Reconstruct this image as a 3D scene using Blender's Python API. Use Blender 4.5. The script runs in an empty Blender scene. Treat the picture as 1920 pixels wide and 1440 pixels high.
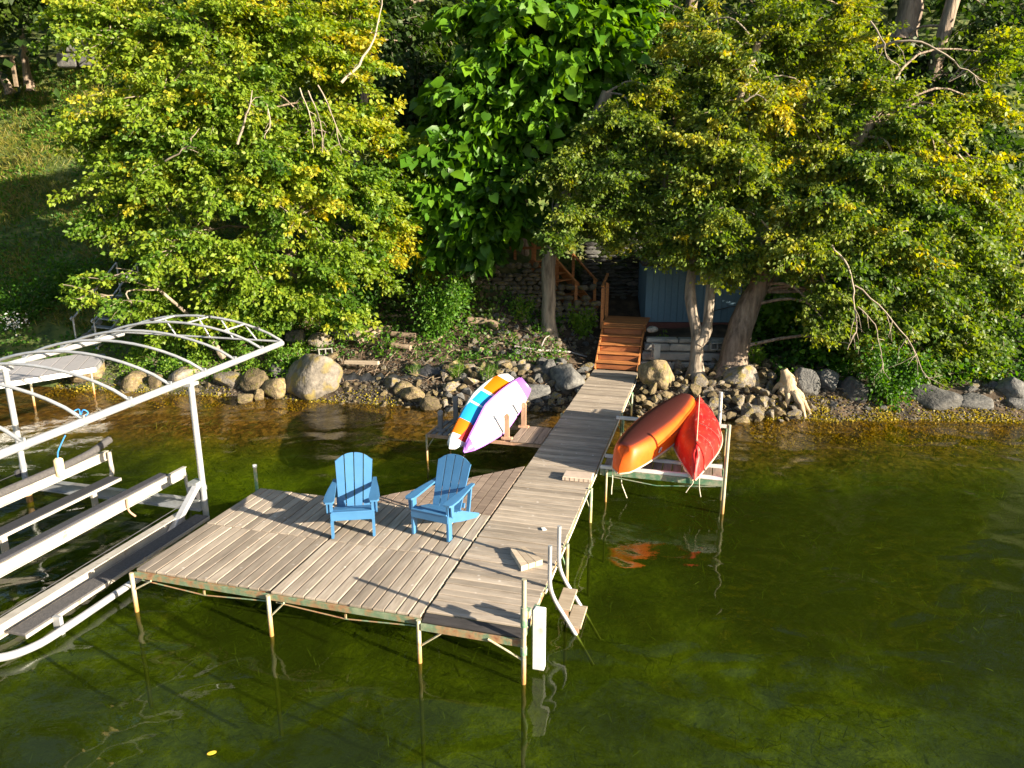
import bpy, math, random
import numpy as np
from mathutils import Vector, Matrix, noise as mnoise
R = math.radians
sc = bpy.context.scene
COL = sc.collection
random.seed(7)
# ------------------------------------------------------------------ camera, sky, sun, exposure
F = 1350.0; TH = R(15.0); CZ = 5.4
cam = bpy.data.cameras.new('camera'); cam.sensor_width = 36; cam.lens = 36 * F / 1920
cam.clip_start = .1; cam.clip_end = 2000
camo = bpy.data.objects.new('camera', cam); COL.objects.link(camo)
camo.location = (0, 0, CZ); camo.rotation_euler = (R(75), 0, 0); sc.camera = camo
SUN_EL = R(16.0); SAZ = (0.86, -0.51)
w = bpy.data.worlds.new("World"); sc.world = w; w.use_nodes = True
nt = w.node_tree; bg = nt.nodes['Background']
sky = nt.nodes.new('ShaderNodeTexSky'); sky.sky_type = 'NISHITA'; sky.sun_disc = False
sky.sun_elevation = SUN_EL; sky.sun_rotation = math.atan2(SAZ[0], SAZ[1])
sky.air_density = 1.0; sky.dust_density = 1.0; sky.ozone_density = 1.0
nt.links.new(sky.outputs[0], bg.inputs[0]); bg.inputs[1].default_value = .06
sl = bpy.data.lights.new('sun', 'SUN'); sl.energy = 5.0; sl.angle = R(.5); sl.color = (1.0, .87, .67)
so = bpy.data.objects.new('sun', sl); COL.objects.link(so)
sd = Vector((SAZ[0] * math.cos(SUN_EL), SAZ[1] * math.cos(SUN_EL), math.sin(SUN_EL)))
so.rotation_euler = sd.to_track_quat('Z', 'Y').to_euler(); so.location = sd * 50
sc.view_settings.view_transform = 'Standard'; sc.view_settings.look = 'None'
sc.view_settings.exposure = 1.85; sc.view_settings.gamma = 1
sc.render.engine = 'CYCLES'
sc.cycles.max_bounces = 6; sc.cycles.transparent_max_bounces = 8
sc.cycles.caustics_reflective = False; sc.cycles.caustics_refractive = False

# ------------------------------------------------------------------ measuring helpers
def ray(px, py):
    u = -(py - 720) / F
    return Vector(((px - 960) / F, math.cos(TH) + u * math.sin(TH), -math.sin(TH) + u * math.cos(TH)))
def Pz(px, py, z):
    r = ray(px, py); return Vector((0, 0, CZ)) + r * ((z - CZ) / r.z)
def Py(px, py, Y):
    r = ray(px, py); return Vector((0, 0, CZ)) + r * (Y / r.y)

# ------------------------------------------------------------------ terrain function
SX = [-400, -30, -20, -14, -9.7, -5.2, -1.4, 2, 4.5, 6.9, 12, 25, 400]
SY = [24, 22, 21, 20, 19.2, 18.5, 17.7, 17.5, 16.9, 16.9, 16.7, 16.4, 16.4]
def shore(x): return float(np.interp(x, SX, SY))
def hgt(x, d):
    if d < 0:
        z = -min(1.75, .06 + .10 * (-d) + .16 * max(0, -d - 2.2)) if d < -.3 else d * .3
    else:
        bl = 3.6 + 2.9 * math.exp(-((x - 4.6) / 3.6) ** 4)
        if x < -9: bl -= min(1.6, (-9 - x) * .3)
        cut = math.exp(-((x - 3.9) / 2.0) ** 4) * max(0, min(1, (d - .9) / .5)) * max(0, min(1, (4.2 - d) / .5))
        if d < .6: z = d * .75
        elif d < bl: z = .45 + (d - .6) * (.95 / (bl - .6))
        else:
            z = 1.4 + .74 * (d - bl)
            if z > 16: z = 16 + (z - 16) * .12
        z -= cut * max(0, z - .42)
        if cut > .3: return z
    f = 1 if -45 < x < 45 and -14 < d < 50 else 0
    if f:
        n = mnoise.noise(Vector((x * .45, d * .45, 3.1))) * .22 + mnoise.noise(Vector((x * 1.6, d * 1.6, 8.1))) * .08
        if d < .6: n *= .35 if d > -1 else .5
        if abs(d) < .25: n *= abs(d) * 4
        z += n
    return z
def H(x, y): return hgt(x, y - shore(x))
def G(px, py):
    r = ray(px, py); t = 5.0
    while t < 80:
        p = Vector((0, 0, CZ)) + r * t
        if p.z < H(p.x, p.y): return p
        t += .08
    return Vector((0, 0, CZ)) + r * 40

# ------------------------------------------------------------------ materials
def newmat(name):
    m = bpy.data.materials.new(name); m.use_nodes = True
    n = m.node_tree.nodes; b = n['Principled BSDF']
    return m, n, m.node_tree.links, b
def ramp(n, stops):
    r = n.new('ShaderNodeValToRGB'); e = r.color_ramp.elements
    while len(e) < len(stops): e.new(.5)
    for i, (p, c) in enumerate(stops):
        e[i].position = p; e[i].color = (c[0], c[1], c[2], 1)
    return r
def mat(name, cols, scale=4, rough=.6, bump=.2, stretch=(1, 1, 1), metallic=0, rnd=.25, detail=5, bscale=None, spec=.5, dirt=None, bdist=.02, coord='Object', spots=None, wl=None, sub=False):
    """noise-driven colours, per-object brightness variation, bump"""
    m, n, l, b = newmat(name)
    tc = n.new('ShaderNodeTexCoord'); mp = n.new('ShaderNodeMapping'); mp.inputs['Scale'].default_value = stretch
    oi = n.new('ShaderNodeObjectInfo')
    if coord == 'Object':
        ad = n.new('ShaderNodeVectorMath'); ad.operation = 'SCALE'; 
        cx = n.new('ShaderNodeCombineXYZ'); l.new(oi.outputs['Random'], cx.inputs[0]); l.new(oi.outputs['Random'], cx.inputs[2])
        l.new(cx.outputs[0], ad.inputs[0]); ad.inputs['Scale'].default_value = 37
        a2 = n.new('ShaderNodeVectorMath'); a2.operation = 'ADD'
        l.new(tc.outputs['Object'], a2.inputs[0]); l.new(ad.outputs[0], a2.inputs[1]); l.new(a2.outputs[0], mp.inputs[0])
    else:
        g = n.new('ShaderNodeNewGeometry'); l.new(g.outputs['Position'], mp.inputs[0])
    nz = n.new('ShaderNodeTexNoise'); nz.inputs['Scale'].default_value = scale; nz.inputs['Detail'].default_value = detail
    nz.inputs['Roughness'].default_value = .65
    l.new(mp.outputs[0], nz.inputs[0])
    k = len(cols); rp = ramp(n, [(.32 + .38 * i / max(1, k - 1), c) for i, c in enumerate(cols)])
    l.new(nz.outputs[0], rp.inputs[0]); out = rp.outputs[0]
    if dirt:
        dz = n.new('ShaderNodeTexNoise'); dz.inputs['Scale'].default_value = dirt[1]; dz.inputs['Detail'].default_value = 4
        l.new(mp.outputs[0], dz.inputs[0])
        dr = ramp(n, [(dirt[2], (0, 0, 0)), (dirt[2] + .12, (1, 1, 1))]); l.new(dz.outputs[0], dr.inputs[0])
        mx = n.new('ShaderNodeMixRGB'); l.new(dr.outputs[0], mx.inputs[0]); l.new(out, mx.inputs[1]); mx.inputs[2].default_value = (*dirt[0], 1)
        out = mx.outputs[0]
    if spots:
        vz = n.new('ShaderNodeTexVoronoi'); vz.inputs['Scale'].default_value = 5.5; l.new(tc.outputs['Object'] if 0 else a2.outputs[0], vz.inputs['Vector'])
        vr = ramp(n, [(.05, (1, 1, 1)), (.13, (0, 0, 0))]); l.new(vz.outputs['Distance'], vr.inputs[0])
        sx = n.new('ShaderNodeMixRGB'); l.new(vr.outputs[0], sx.inputs[0]); l.new(out, sx.inputs[1]); sx.inputs[2].default_value = (*spots, 1); out = sx.outputs[0]
    if wl:
        gg = n.new('ShaderNodeNewGeometry'); s3 = n.new('ShaderNodeSeparateXYZ'); l.new(gg.outputs['Position'], s3.inputs[0])
        wm = n.new('ShaderNodeMapRange'); wm.inputs[1].default_value = .34; wm.inputs[2].default_value = .06; l.new(s3.outputs[2], wm.inputs[0])
        wx = n.new('ShaderNodeMixRGB'); l.new(wm.outputs[0], wx.inputs[0]); l.new(out, wx.inputs[1]); wx.inputs[2].default_value = (*wl, 1); out = wx.outputs[0]
    if sub:
        gg = n.new('ShaderNodeNewGeometry'); s3 = n.new('ShaderNodeSeparateXYZ'); l.new(gg.outputs['Position'], s3.inputs[0])
        wm = n.new('ShaderNodeMapRange'); wm.inputs[1].default_value = .03; wm.inputs[2].default_value = -.16; l.new(s3.outputs[2], wm.inputs[0])
        wx = n.new('ShaderNodeMixRGB'); l.new(wm.outputs[0], wx.inputs[0]); l.new(out, wx.inputs[1]); wx.inputs[2].default_value = (.045, .045, .014, 1); out = wx.outputs[0]
    hs = n.new('ShaderNodeHueSaturation'); mr = n.new('ShaderNodeMapRange')
    mr.inputs[3].default_value = 1 - rnd; mr.inputs[4].default_value = 1 + rnd
    l.new(oi.outputs['Random'], mr.inputs[0]); l.new(mr.outputs[0], hs.inputs['Value']); l.new(out, hs.inputs['Color'])
    l.new(hs.outputs[0], b.inputs['Base Color'])
    b.inputs['Roughness'].default_value = rough; b.inputs['Metallic'].default_value = metallic
    b.inputs['Specular IOR Level'].default_value = spec
    if bump:
        bz = n.new('ShaderNodeTexNoise'); bz.inputs['Scale'].default_value = bscale or scale * 2.5; bz.inputs['Detail'].default_value = 6
        l.new(mp.outputs[0], bz.inputs[0])
        bp = n.new('ShaderNodeBump'); bp.inputs['Strength'].default_value = bump; bp.inputs['Distance'].default_value = bdist
        l.new(bz.outputs[0], bp.inputs['Height']); l.new(bp.outputs[0], b.inputs['Normal'])
    return m
M = {}
M['deck'] = mat('weathered_wood', [(.255, .21, .165), (.335, .28, .225), (.41, .35, .285)], 2.2, .85, .5, (1, 6, 6), rnd=.24, dirt=((.21, .18, .16), .9, .62), bdist=.006, spec=.2, spots=(.52, .47, .42))
M['deckbrown'] = mat('brown_wood', [(.17, .125, .10), (.25, .19, .15), (.32, .25, .20)], 2.2, .85, .5, (1, 7, 7), rnd=.15, bdist=.006, spec=.2)
M['darkboard'] = mat('dark_board', [(.02, .018, .018), (.05, .045, .045)], 3, .8, .3, (1, 9, 9))
M['redwood'] = mat('stained_wood', [(.24, .085, .028), (.38, .145, .042), (.48, .20, .06)], 3, .6, .35, (1, 8, 8), rnd=.2, bdist=.005)
M['redwood2'] = mat('stained_riser', [(.16, .05, .018), (.26, .085, .026), (.34, .12, .036)], 2, .6, .2, (1, 4, 4), rnd=.25, bdist=.004)
M['rackwood'] = mat('rack_wood', [(.30, .17, .11), (.42, .25, .16), (.5, .33, .22)], 3, .8, .3, (6, 6, 1), rnd=.15, bdist=.005)
M['greywood'] = mat('grey_wood', [(.18, .16, .15), (.30, .27, .26)], 3, .9, .3, (6, 6, 1), bdist=.005)
M['rust'] = mat('rusty_green_iron', [(.25, .29, .18), (.14, .22, .13), (.33, .20, .10), (.22, .08, .04)], 5, .75, .4, rnd=.1)
M['postpaint'] = mat('pale_post_paint', [(.44, .33, .18), (.48, .41, .28), (.36, .37, .27), (.42, .24, .10)], 7, .6, .3, rnd=.12, wl=(.38, .20, .06), sub=True)
M['greenpost'] = mat('green_post', [(.06, .20, .11), (.14, .26, .16), (.36, .36, .26), (.42, .30, .14)], 5, .5, .25, wl=(.42, .30, .12), sub=True)
M['alu'] = mat('aluminium', [(.36, .37, .39), (.46, .47, .49), (.54, .54, .54)], 3, .38, .15, metallic=.35, rnd=.05, dirt=((.33, .30, .26), 9, .66), sub=True)
M['alubeam'] = mat('weathered_beam', [(.33, .30, .26), (.42, .39, .345), (.50, .47, .42)], 3, .55, .2, metallic=.1, rnd=.05, dirt=((.26, .22, .18), 6, .62))
M['galv'] = mat('galvanised', [(.30, .32, .34), (.40, .42, .44)], 6, .4, .1, metallic=.4, rnd=.05)
M['carpet'] = mat('dark_carpet', [(.018, .02, .028), (.04, .04, .048)], 30, .95, .3, rnd=.2)
M['carpet2'] = mat('grey_carpet', [(.055, .052, .055), (.10, .095, .095)], 30, .95, .3, rnd=.1)
M['white'] = mat('white_plastic', [(.62, .62, .60), (.8, .8, .79)], 3, .45, .1, rnd=.03, dirt=((.45, .36, .24), 7, .66))
M['blue'] = mat('blue_plastic', [(.045, .155, .32), (.06, .185, .37)], 3, .42, .08, (1, 1, 1), rnd=.05)
M['dkmetal'] = mat('dark_metal', [(.03, .03, .035), (.06, .06, .06)], 4, .5, .1)
M['pad'] = mat('tan_pad', [(.42, .33, .26), (.52, .42, .34)], 5, .8, .2)
M['stepwood'] = mat('step_wood', [(.36, .28, .20), (.52, .43, .32)], 3, .8, .4, (1, 9, 9), bdist=.006)
M['shed'] = mat('blue_siding', [(.11, .20, .29), (.135, .235, .33)], 2, .7, .15, (6, 6, 1), rnd=.06)
M['shedbase'] = mat('shed_sill', [(.10, .035, .03), (.17, .06, .05)], 3, .7, .2)
M['bark'] = mat('bark', [(.10, .075, .055), (.24, .18, .135), (.36, .28, .21)], 9, .95, 1.0, (1, 1, .16), rnd=.1, bdist=.05, bscale=14)
M['barkg'] = mat('grey_bark', [(.10, .08, .06), (.25, .205, .16), (.37, .31, .245)], 7, .95, .9, (1, 1, .2), rnd=.1, bdist=.04, bscale=14)
M['bare'] = mat('bare_wood', [(.26, .21, .16), (.38, .32, .25)], 4, .9, 0, rnd=.1)
M['twig'] = mat('twig', [(.15, .12, .09), (.24, .20, .15)], 4, .9, 0, rnd=.1)
M['drift'] = mat('driftwood', [(.26, .19, .12), (.42, .32, .2), (.5, .4, .26)], 5, .9, .8, (1, 1, .3), rnd=.12, bdist=.03)
M['rock'] = mat('stone', [(.07, .06, .05), (.16, .14, .115), (.26, .225, .185)], 3.5, .9, .8, rnd=.3, dirt=((.20, .155, .05), 2.2, .50), bdist=.04, bscale=9)
M['rockgrey'] = mat('grey_stone', [(.045, .045, .047), (.095, .094, .09), (.16, .155, .145)], 3, .9, .7, rnd=.25, bdist=.04, bscale=9)
M['mossrock'] = mat('mossy_stone', [(.07, .055, .03), (.16, .12, .065), (.27, .21, .12)], 3.5, .9, .9, rnd=.3, dirt=((.15, .13, .03), 3, .55), bdist=.04, bscale=9)
M['block'] = mat('cut_stone', [(.17, .17, .16), (.29, .285, .27), (.37, .35, .31)], 3, .9, .7, rnd=.2, bdist=.03, bscale=8)
M['tarp'] = mat('black_fabric', [(.012, .013, .016), (.035, .036, .04)], 4, .5, .6, rnd=.1, bdist=.05, bscale=5)
M['rope'] = mat('rope', [(.45, .40, .30), (.6, .55, .45)], 20, .9, .3)
M['bluerope'] = mat('blue_rope', [(.03, .2, .55), (.05, .28, .65)], 20, .8, .2)
M['buoy'] = mat('buoy_foam', [(.62, .42, .18), (.75, .6, .38)], 5, .6, .2)
M['logwood'] = mat('log_wood', [(.13, .09, .06), (.22, .16, .11), (.32, .25, .18)], 5, .9, .8, (1, 1, 1), rnd=.2, bdist=.02)
M['litter'] = mat('litter', [(.06, .035, .02), (.16, .09, .045), (.26, .16, .08)], 3, .95, 0, coord='P', rnd=0)
M['gravelm'] = mat('gravel', [(.05, .045, .035), (.13, .11, .085), (.22, .19, .14)], 5, .95, 0, coord='P', rnd=0)
M['birch'] = mat('birch_bark', [(.12, .10, .09), (.55, .52, .48), (.7, .67, .62)], 6, .8, .5, (1, 1, 2.4), rnd=.05)
M['orange_leaf'] = mat('yellow_leaf', [(.6, .4, .03), (.7, .5, .05)], 5, .6, 0)
M['neighdeck'] = mat('grey_decking', [(.34, .33, .35), (.42, .41, .43)], 3, .7, .2, (8, 1, 8), rnd=.06)
M['petal'] = mat('white_petal', [(.7, .7, .66), (.8, .8, .76)], 5, .7, 0, rnd=.02)
M['dirtsoil'] = mat('soil', [(.035, .024, .015), (.09, .06, .035), (.16, .11, .065)], 2, .95, .8, coord='P', rnd=0, bdist=.06)

def leafmat(name, stops, transl=.42, rough=.5, spec=.35):
    m = bpy.data.materials.new(name); m.use_nodes = True
    n = m.node_tree.nodes; l = m.node_tree.links; n.clear()
    at = n.new('ShaderNodeAttribute'); at.attribute_name = 'v'
    rp = ramp(n, stops); l.new(at.outputs['Fac'], rp.inputs[0])
    df = n.new('ShaderNodeBsdfPrincipled'); df.inputs['Roughness'].default_value = rough; df.inputs['Specular IOR Level'].default_value = spec
    l.new(rp.outputs[0], df.inputs['Base Color'])
    tr = n.new('ShaderNodeBsdfTranslucent')
    hs = n.new('ShaderNodeHueSaturation'); hs.inputs['Value'].default_value = 1.7; hs.inputs['Saturation'].default_value = 1.15; hs.inputs['Hue'].default_value = .49
    l.new(rp.outputs[0], hs.inputs['Color']); l.new(hs.outputs[0], tr.inputs[0])
    mx = n.new('ShaderNodeMixShader'); mx.inputs[0].default_value = transl
    l.new(df.outputs[0], mx.inputs[1]); l.new(tr.outputs[0], mx.inputs[2])
    o = n.new('ShaderNodeOutputMaterial'); l.new(mx.outputs[0], o.inputs[0]); return m
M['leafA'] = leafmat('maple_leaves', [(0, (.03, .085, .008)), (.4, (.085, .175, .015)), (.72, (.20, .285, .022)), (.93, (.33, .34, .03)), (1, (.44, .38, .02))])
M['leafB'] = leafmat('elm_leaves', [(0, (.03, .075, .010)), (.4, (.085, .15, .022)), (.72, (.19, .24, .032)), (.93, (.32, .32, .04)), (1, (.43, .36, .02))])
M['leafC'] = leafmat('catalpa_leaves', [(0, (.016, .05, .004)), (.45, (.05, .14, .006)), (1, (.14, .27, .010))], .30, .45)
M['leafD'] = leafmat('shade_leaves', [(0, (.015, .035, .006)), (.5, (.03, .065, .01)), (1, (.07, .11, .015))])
M['leafS'] = leafmat('shrub_leaves', [(0, (.03, .09, .008)), (.5, (.06, .16, .012)), (1, (.15, .25, .02))])
M['leafG'] = leafmat('grass_blades', [(0, (.035, .07, .01)), (.45, (.09, .13, .015)), (.8, (.22, .20, .03)), (1, (.33, .25, .09))], .3)
M['algae'] = leafmat('waterweed', [(0, (.12, .12, .01)), (.5, (.26, .21, .015)), (1, (.42, .34, .03))], .3)
M['weed'] = leafmat('underwater_weed', [(0, (.03, .05, .005)), (.5, (.07, .10, .01)), (1, (.14, .17, .02))], .3)

# lakebed
m, n, l, b = newmat('lakebed'); M['bed'] = m
g = n.new('ShaderNodeNewGeometry'); sp = n.new('ShaderNodeSeparateXYZ'); l.new(g.outputs['Position'], sp.inputs[0])
n1 = n.new('ShaderNodeTexNoise'); n1.inputs['Scale'].default_value = 1.7; n1.inputs['Detail'].default_value = 8; n1.inputs['Roughness'].default_value = .7
n2 = n.new('ShaderNodeTexNoise'); n2.inputs['Scale'].default_value = .28; n2.inputs['Detail'].default_value = 3
n3 = n.new('ShaderNodeTexVoronoi'); n3.inputs['Scale'].default_value = 11
for q in (n1, n2, n3): l.new(g.outputs['Position'], q.inputs['Vector'])
grav = ramp(n, [(0, (.02, .013, .006)), (.5, (.13, .082, .028)), (1, (.30, .21, .075))]); l.new(n3.outputs['Color'], grav.inputs[0])
weed = ramp(n, [(.3, (.04, .06, .003)), (.5, (.19, .23, .01)), (.68, (.40, .43, .022))]); l.new(n1.outputs[0], weed.inputs[0])
big = ramp(n, [(.42, (.16, .20, .16)), (.54, (1, 1, 1))]); l.new(n2.outputs[0], big.inputs[0])
ml = n.new('ShaderNodeMixRGB'); ml.blend_type = 'MULTIPLY'; ml.inputs[0].default_value = .95; l.new(weed.outputs[0], ml.inputs[1]); l.new(big.outputs[0], ml.inputs[2])
zr = n.new('ShaderNodeMapRange'); zr.inputs[1].default_value = -.55; zr.inputs[2].default_value = -.28; l.new(sp.outputs[2], zr.inputs[0])
mx = n.new('ShaderNodeMixRGB'); l.new(zr.outputs[0], mx.inputs[0]); l.new(grav.outputs[0], mx.inputs[2])
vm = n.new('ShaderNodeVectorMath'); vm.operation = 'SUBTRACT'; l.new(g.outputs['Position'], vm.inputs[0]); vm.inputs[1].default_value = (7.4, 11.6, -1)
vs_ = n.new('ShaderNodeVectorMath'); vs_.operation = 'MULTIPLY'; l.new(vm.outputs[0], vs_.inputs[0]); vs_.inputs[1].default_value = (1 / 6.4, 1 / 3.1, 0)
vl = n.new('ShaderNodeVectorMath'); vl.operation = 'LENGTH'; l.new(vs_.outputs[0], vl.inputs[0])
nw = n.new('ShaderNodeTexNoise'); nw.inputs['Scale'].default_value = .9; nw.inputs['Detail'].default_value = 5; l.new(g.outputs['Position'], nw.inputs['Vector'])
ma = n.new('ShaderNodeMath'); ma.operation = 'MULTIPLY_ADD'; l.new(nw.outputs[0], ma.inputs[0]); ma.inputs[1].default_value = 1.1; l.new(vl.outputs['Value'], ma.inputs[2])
shade_ramp = ramp(n, [(.0, (.04, .05, .035)), (.62, (.04, .05, .035)), (.80, (1, 1, 1))]); mr_ = n.new('ShaderNodeMapRange'); mr_.inputs[2].default_value = 2.0; l.new(ma.outputs[0], mr_.inputs[0]); l.new(mr_.outputs[0], shade_ramp.inputs[0])  # dark weeds plus tree shade and reflection on the right water, painted as colour
mw = n.new('ShaderNodeMixRGB'); mw.blend_type = 'MULTIPLY'; mw.inputs[0].default_value = 1; l.new(ml.outputs[0], mw.inputs[1]); l.new(shade_ramp.outputs[0], mw.inputs[2]); l.new(mw.outputs[0], mx.inputs[1])
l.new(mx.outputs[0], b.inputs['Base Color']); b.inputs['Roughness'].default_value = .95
bp = n.new('ShaderNodeBump'); bp.inputs['Distance'].default_value = .2; bp.inputs['Strength'].default_value = .8; l.new(n1.outputs[0], bp.inputs['Height']); l.new(bp.outputs[0], b.inputs['Normal'])
# hillside: litter, grass on the open left part
m, n, l, b = newmat('hillside'); M['hill'] = m
g = n.new('ShaderNodeNewGeometry'); sp = n.new('ShaderNodeSeparateXYZ'); l.new(g.outputs['Position'], sp.inputs[0])
n1 = n.new('ShaderNodeTexNoise'); n1.inputs['Scale'].default_value = 2.4; n1.inputs['Detail'].default_value = 8
n2 = n.new('ShaderNodeTexNoise'); n2.inputs['Scale'].default_value = .5; n2.inputs['Detail'].default_value = 4
for q in (n1, n2): l.new(g.outputs['Position'], q.inputs['Vector'])
ra = ramp(n, [(.3, (.015, .011, .007)), (.5, (.05, .034, .02)), (.7, (.11, .075, .045))]); l.new(n1.outputs[0], ra.inputs[0])
rb = ramp(n, [(.3, (.025, .05, .01)), (.5, (.07, .10, .018)), (.7, (.15, .15, .04))]); l.new(n1.outputs[0], rb.inputs[0])
xr = n.new('ShaderNodeMapRange'); xr.inputs[1].default_value = -8; xr.inputs[2].default_value = -11; l.new(sp.outputs[0], xr.inputs[0])
ad = n.new('ShaderNodeMath'); ad.operation = 'MAXIMUM'
zr = n.new('ShaderNodeMapRange'); zr.inputs[1].default_value = 2.0; zr.inputs[2].default_value = 3.6; l.new(sp.outputs[2], zr.inputs[0])
l.new(xr.outputs[0], ad.inputs[0]); l.new(zr.outputs[0], ad.inputs[1])
mx = n.new('ShaderNodeMixRGB'); l.new(ad.outputs[0], mx.inputs[0]); l.new(ra.outputs[0], mx.inputs[1]); l.new(rb.outputs[0], mx.inputs[2])
l.new(mx.outputs[0], b.inputs['Base Color']); b.inputs['Roughness'].default_value = 1
bp = n.new('ShaderNodeBump'); bp.inputs['Distance'].default_value = .12; l.new(n1.outputs[0], bp.inputs['Height']); l.new(bp.outputs[0], b.inputs['Normal'])
# water
m = bpy.data.materials.new('lake_water'); m.use_nodes = True; n = m.node_tree.nodes; l = m.node_tree.links; n.clear(); M['water'] = m
g = n.new('ShaderNodeNewGeometry'); sp = n.new('ShaderNodeSeparateXYZ'); l.new(g.outputs['Position'], sp.inputs[0])
mp = n.new('ShaderNodeMapping'); mp.inputs['Rotation'].default_value = (0, 0, R(20)); mp.inputs['Scale'].default_value = (1, 1.25, 1); l.new(g.outputs['Position'], mp.inputs[0])
a = n.new('ShaderNodeTexNoise'); a.inputs['Scale'].default_value = .95; a.inputs['Detail'].default_value = 1.0; a.inputs['Distortion'].default_value = .7
mp2 = n.new('ShaderNodeMapping'); mp2.inputs['Scale'].default_value = (1, 1.8, 1); l.new(g.outputs['Position'], mp2.inputs[0])
c = n.new('ShaderNodeTexNoise'); c.inputs['Scale'].default_value = 8; c.inputs['Detail'].default_value = 3
msk = n.new('ShaderNodeTexNoise'); msk.inputs['Scale'].default_value = .22; l.new(g.outputs['Position'], msk.inputs[0])
l.new(mp.outputs[0], a.inputs[0]); l.new(mp2.outputs[0], c.inputs[0])
yr = n.new('ShaderNodeMapRange'); yr.inputs[1].default_value = 9; yr.inputs[2].default_value = 14; yr.inputs[3].default_value = .01; yr.inputs[4].default_value = .085; l.new(sp.outputs[1], yr.inputs[0])
mm = n.new('ShaderNodeMath'); mm.operation = 'MULTIPLY'; l.new(c.outputs[0], mm.inputs[0]); l.new(yr.outputs[0], mm.inputs[1])
su = n.new('ShaderNodeMath'); su.operation = 'ADD'; l.new(a.outputs[0], su.inputs[0]); l.new(mm.outputs[0], su.inputs[1])
bp = n.new('ShaderNodeBump'); bp.inputs['Strength'].default_value = 1; bp.inputs['Distance'].default_value = .07; l.new(su.outputs[0], bp.inputs['Height'])
fr = n.new('ShaderNodeFresnel'); io = n.new('ShaderNodeMapRange'); io.inputs[3].default_value = 1.33; io.inputs[4].default_value = 1 / 1.33; l.new(g.outputs['Backfacing'], io.inputs[0]); l.new(io.outputs[0], fr.inputs[0]); l.new(bp.outputs[0], fr.inputs[1])
gl = n.new('ShaderNodeBsdfGlossy'); gl.inputs['Roughness'].default_value = .0; l.new(bp.outputs[0], gl.inputs['Normal'])
tr = n.new('ShaderNodeBsdfTransparent'); tr.inputs[0].default_value = (.86, .90, .42, 1)
df = n.new('ShaderNodeBsdfDiffuse'); df.inputs[0].default_value = (.022, .034, .002, 1)
m1 = n.new('ShaderNodeMixShader'); 
mk = n.new('ShaderNodeMapRange'); mk.inputs[1].default_value = 11.5; mk.inputs[2].default_value = 16.0; mk.inputs[3].default_value = .46; mk.inputs[4].default_value = .06; l.new(sp.outputs[1], mk.inputs[0]); l.new(mk.outputs[0], m1.inputs[0])
tc_ = n.new('ShaderNodeMixRGB'); tf_ = n.new('ShaderNodeMapRange'); tf_.inputs[1].default_value = 13.2; tf_.inputs[2].default_value = 16.2; l.new(sp.outputs[1], tf_.inputs[0]); l.new(tf_.outputs[0], tc_.inputs[0]); tc_.inputs[1].default_value = (.56, .66, .24, 1); tc_.inputs[2].default_value = (.80, .68, .40, 1); l.new(tc_.outputs[0], tr.inputs[0])
l.new(tr.outputs[0], m1.inputs[1]); l.new(df.outputs[0], m1.inputs[2])
m2 = n.new('ShaderNodeMixShader'); l.new(fr.outputs[0], m2.inputs[0]); l.new(m1.outputs[0], m2.inputs[1]); l.new(gl.outputs[0], m2.inputs[2])
o = n.new('ShaderNodeOutputMaterial'); l.new(m2.outputs[0], o.inputs[0])

# ------------------------------------------------------------------ mesh helpers
def link(o, parent=None):
    COL.objects.link(o)
    if parent is not None: o.parent = parent
    return o
def obj(name, me, m=None, parent=None, loc=(0, 0, 0), rot=(0, 0, 0), scale=(1, 1, 1), label=None, cat=None, group=None, kind=None):
    if isinstance(me, MB): me = me.mesh(name, m)
    o = bpy.data.objects.new(name, me)
    if m is not None and not me.materials: me.materials.append(M[m] if isinstance(m, str) else m)
    o.location = loc; o.rotation_euler = rot; o.scale = scale
    link(o, parent); tag(o, label, cat, group, kind); return o
def tag(o, label=None, cat=None, group=None, kind=None):
    if label: o['label'] = label
    if cat: o['category'] = cat
    if group: o['group'] = group
    if kind: o['kind'] = kind
def thing(name, label, cat, loc=(0, 0, 0), rotz=0, group=None):
    o = bpy.data.objects.new(name, None); o.empty_display_size = .1; o.location = loc; o.rotation_euler = (0, 0, rotz)
    link(o); tag(o, label, cat, group); return o
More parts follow.
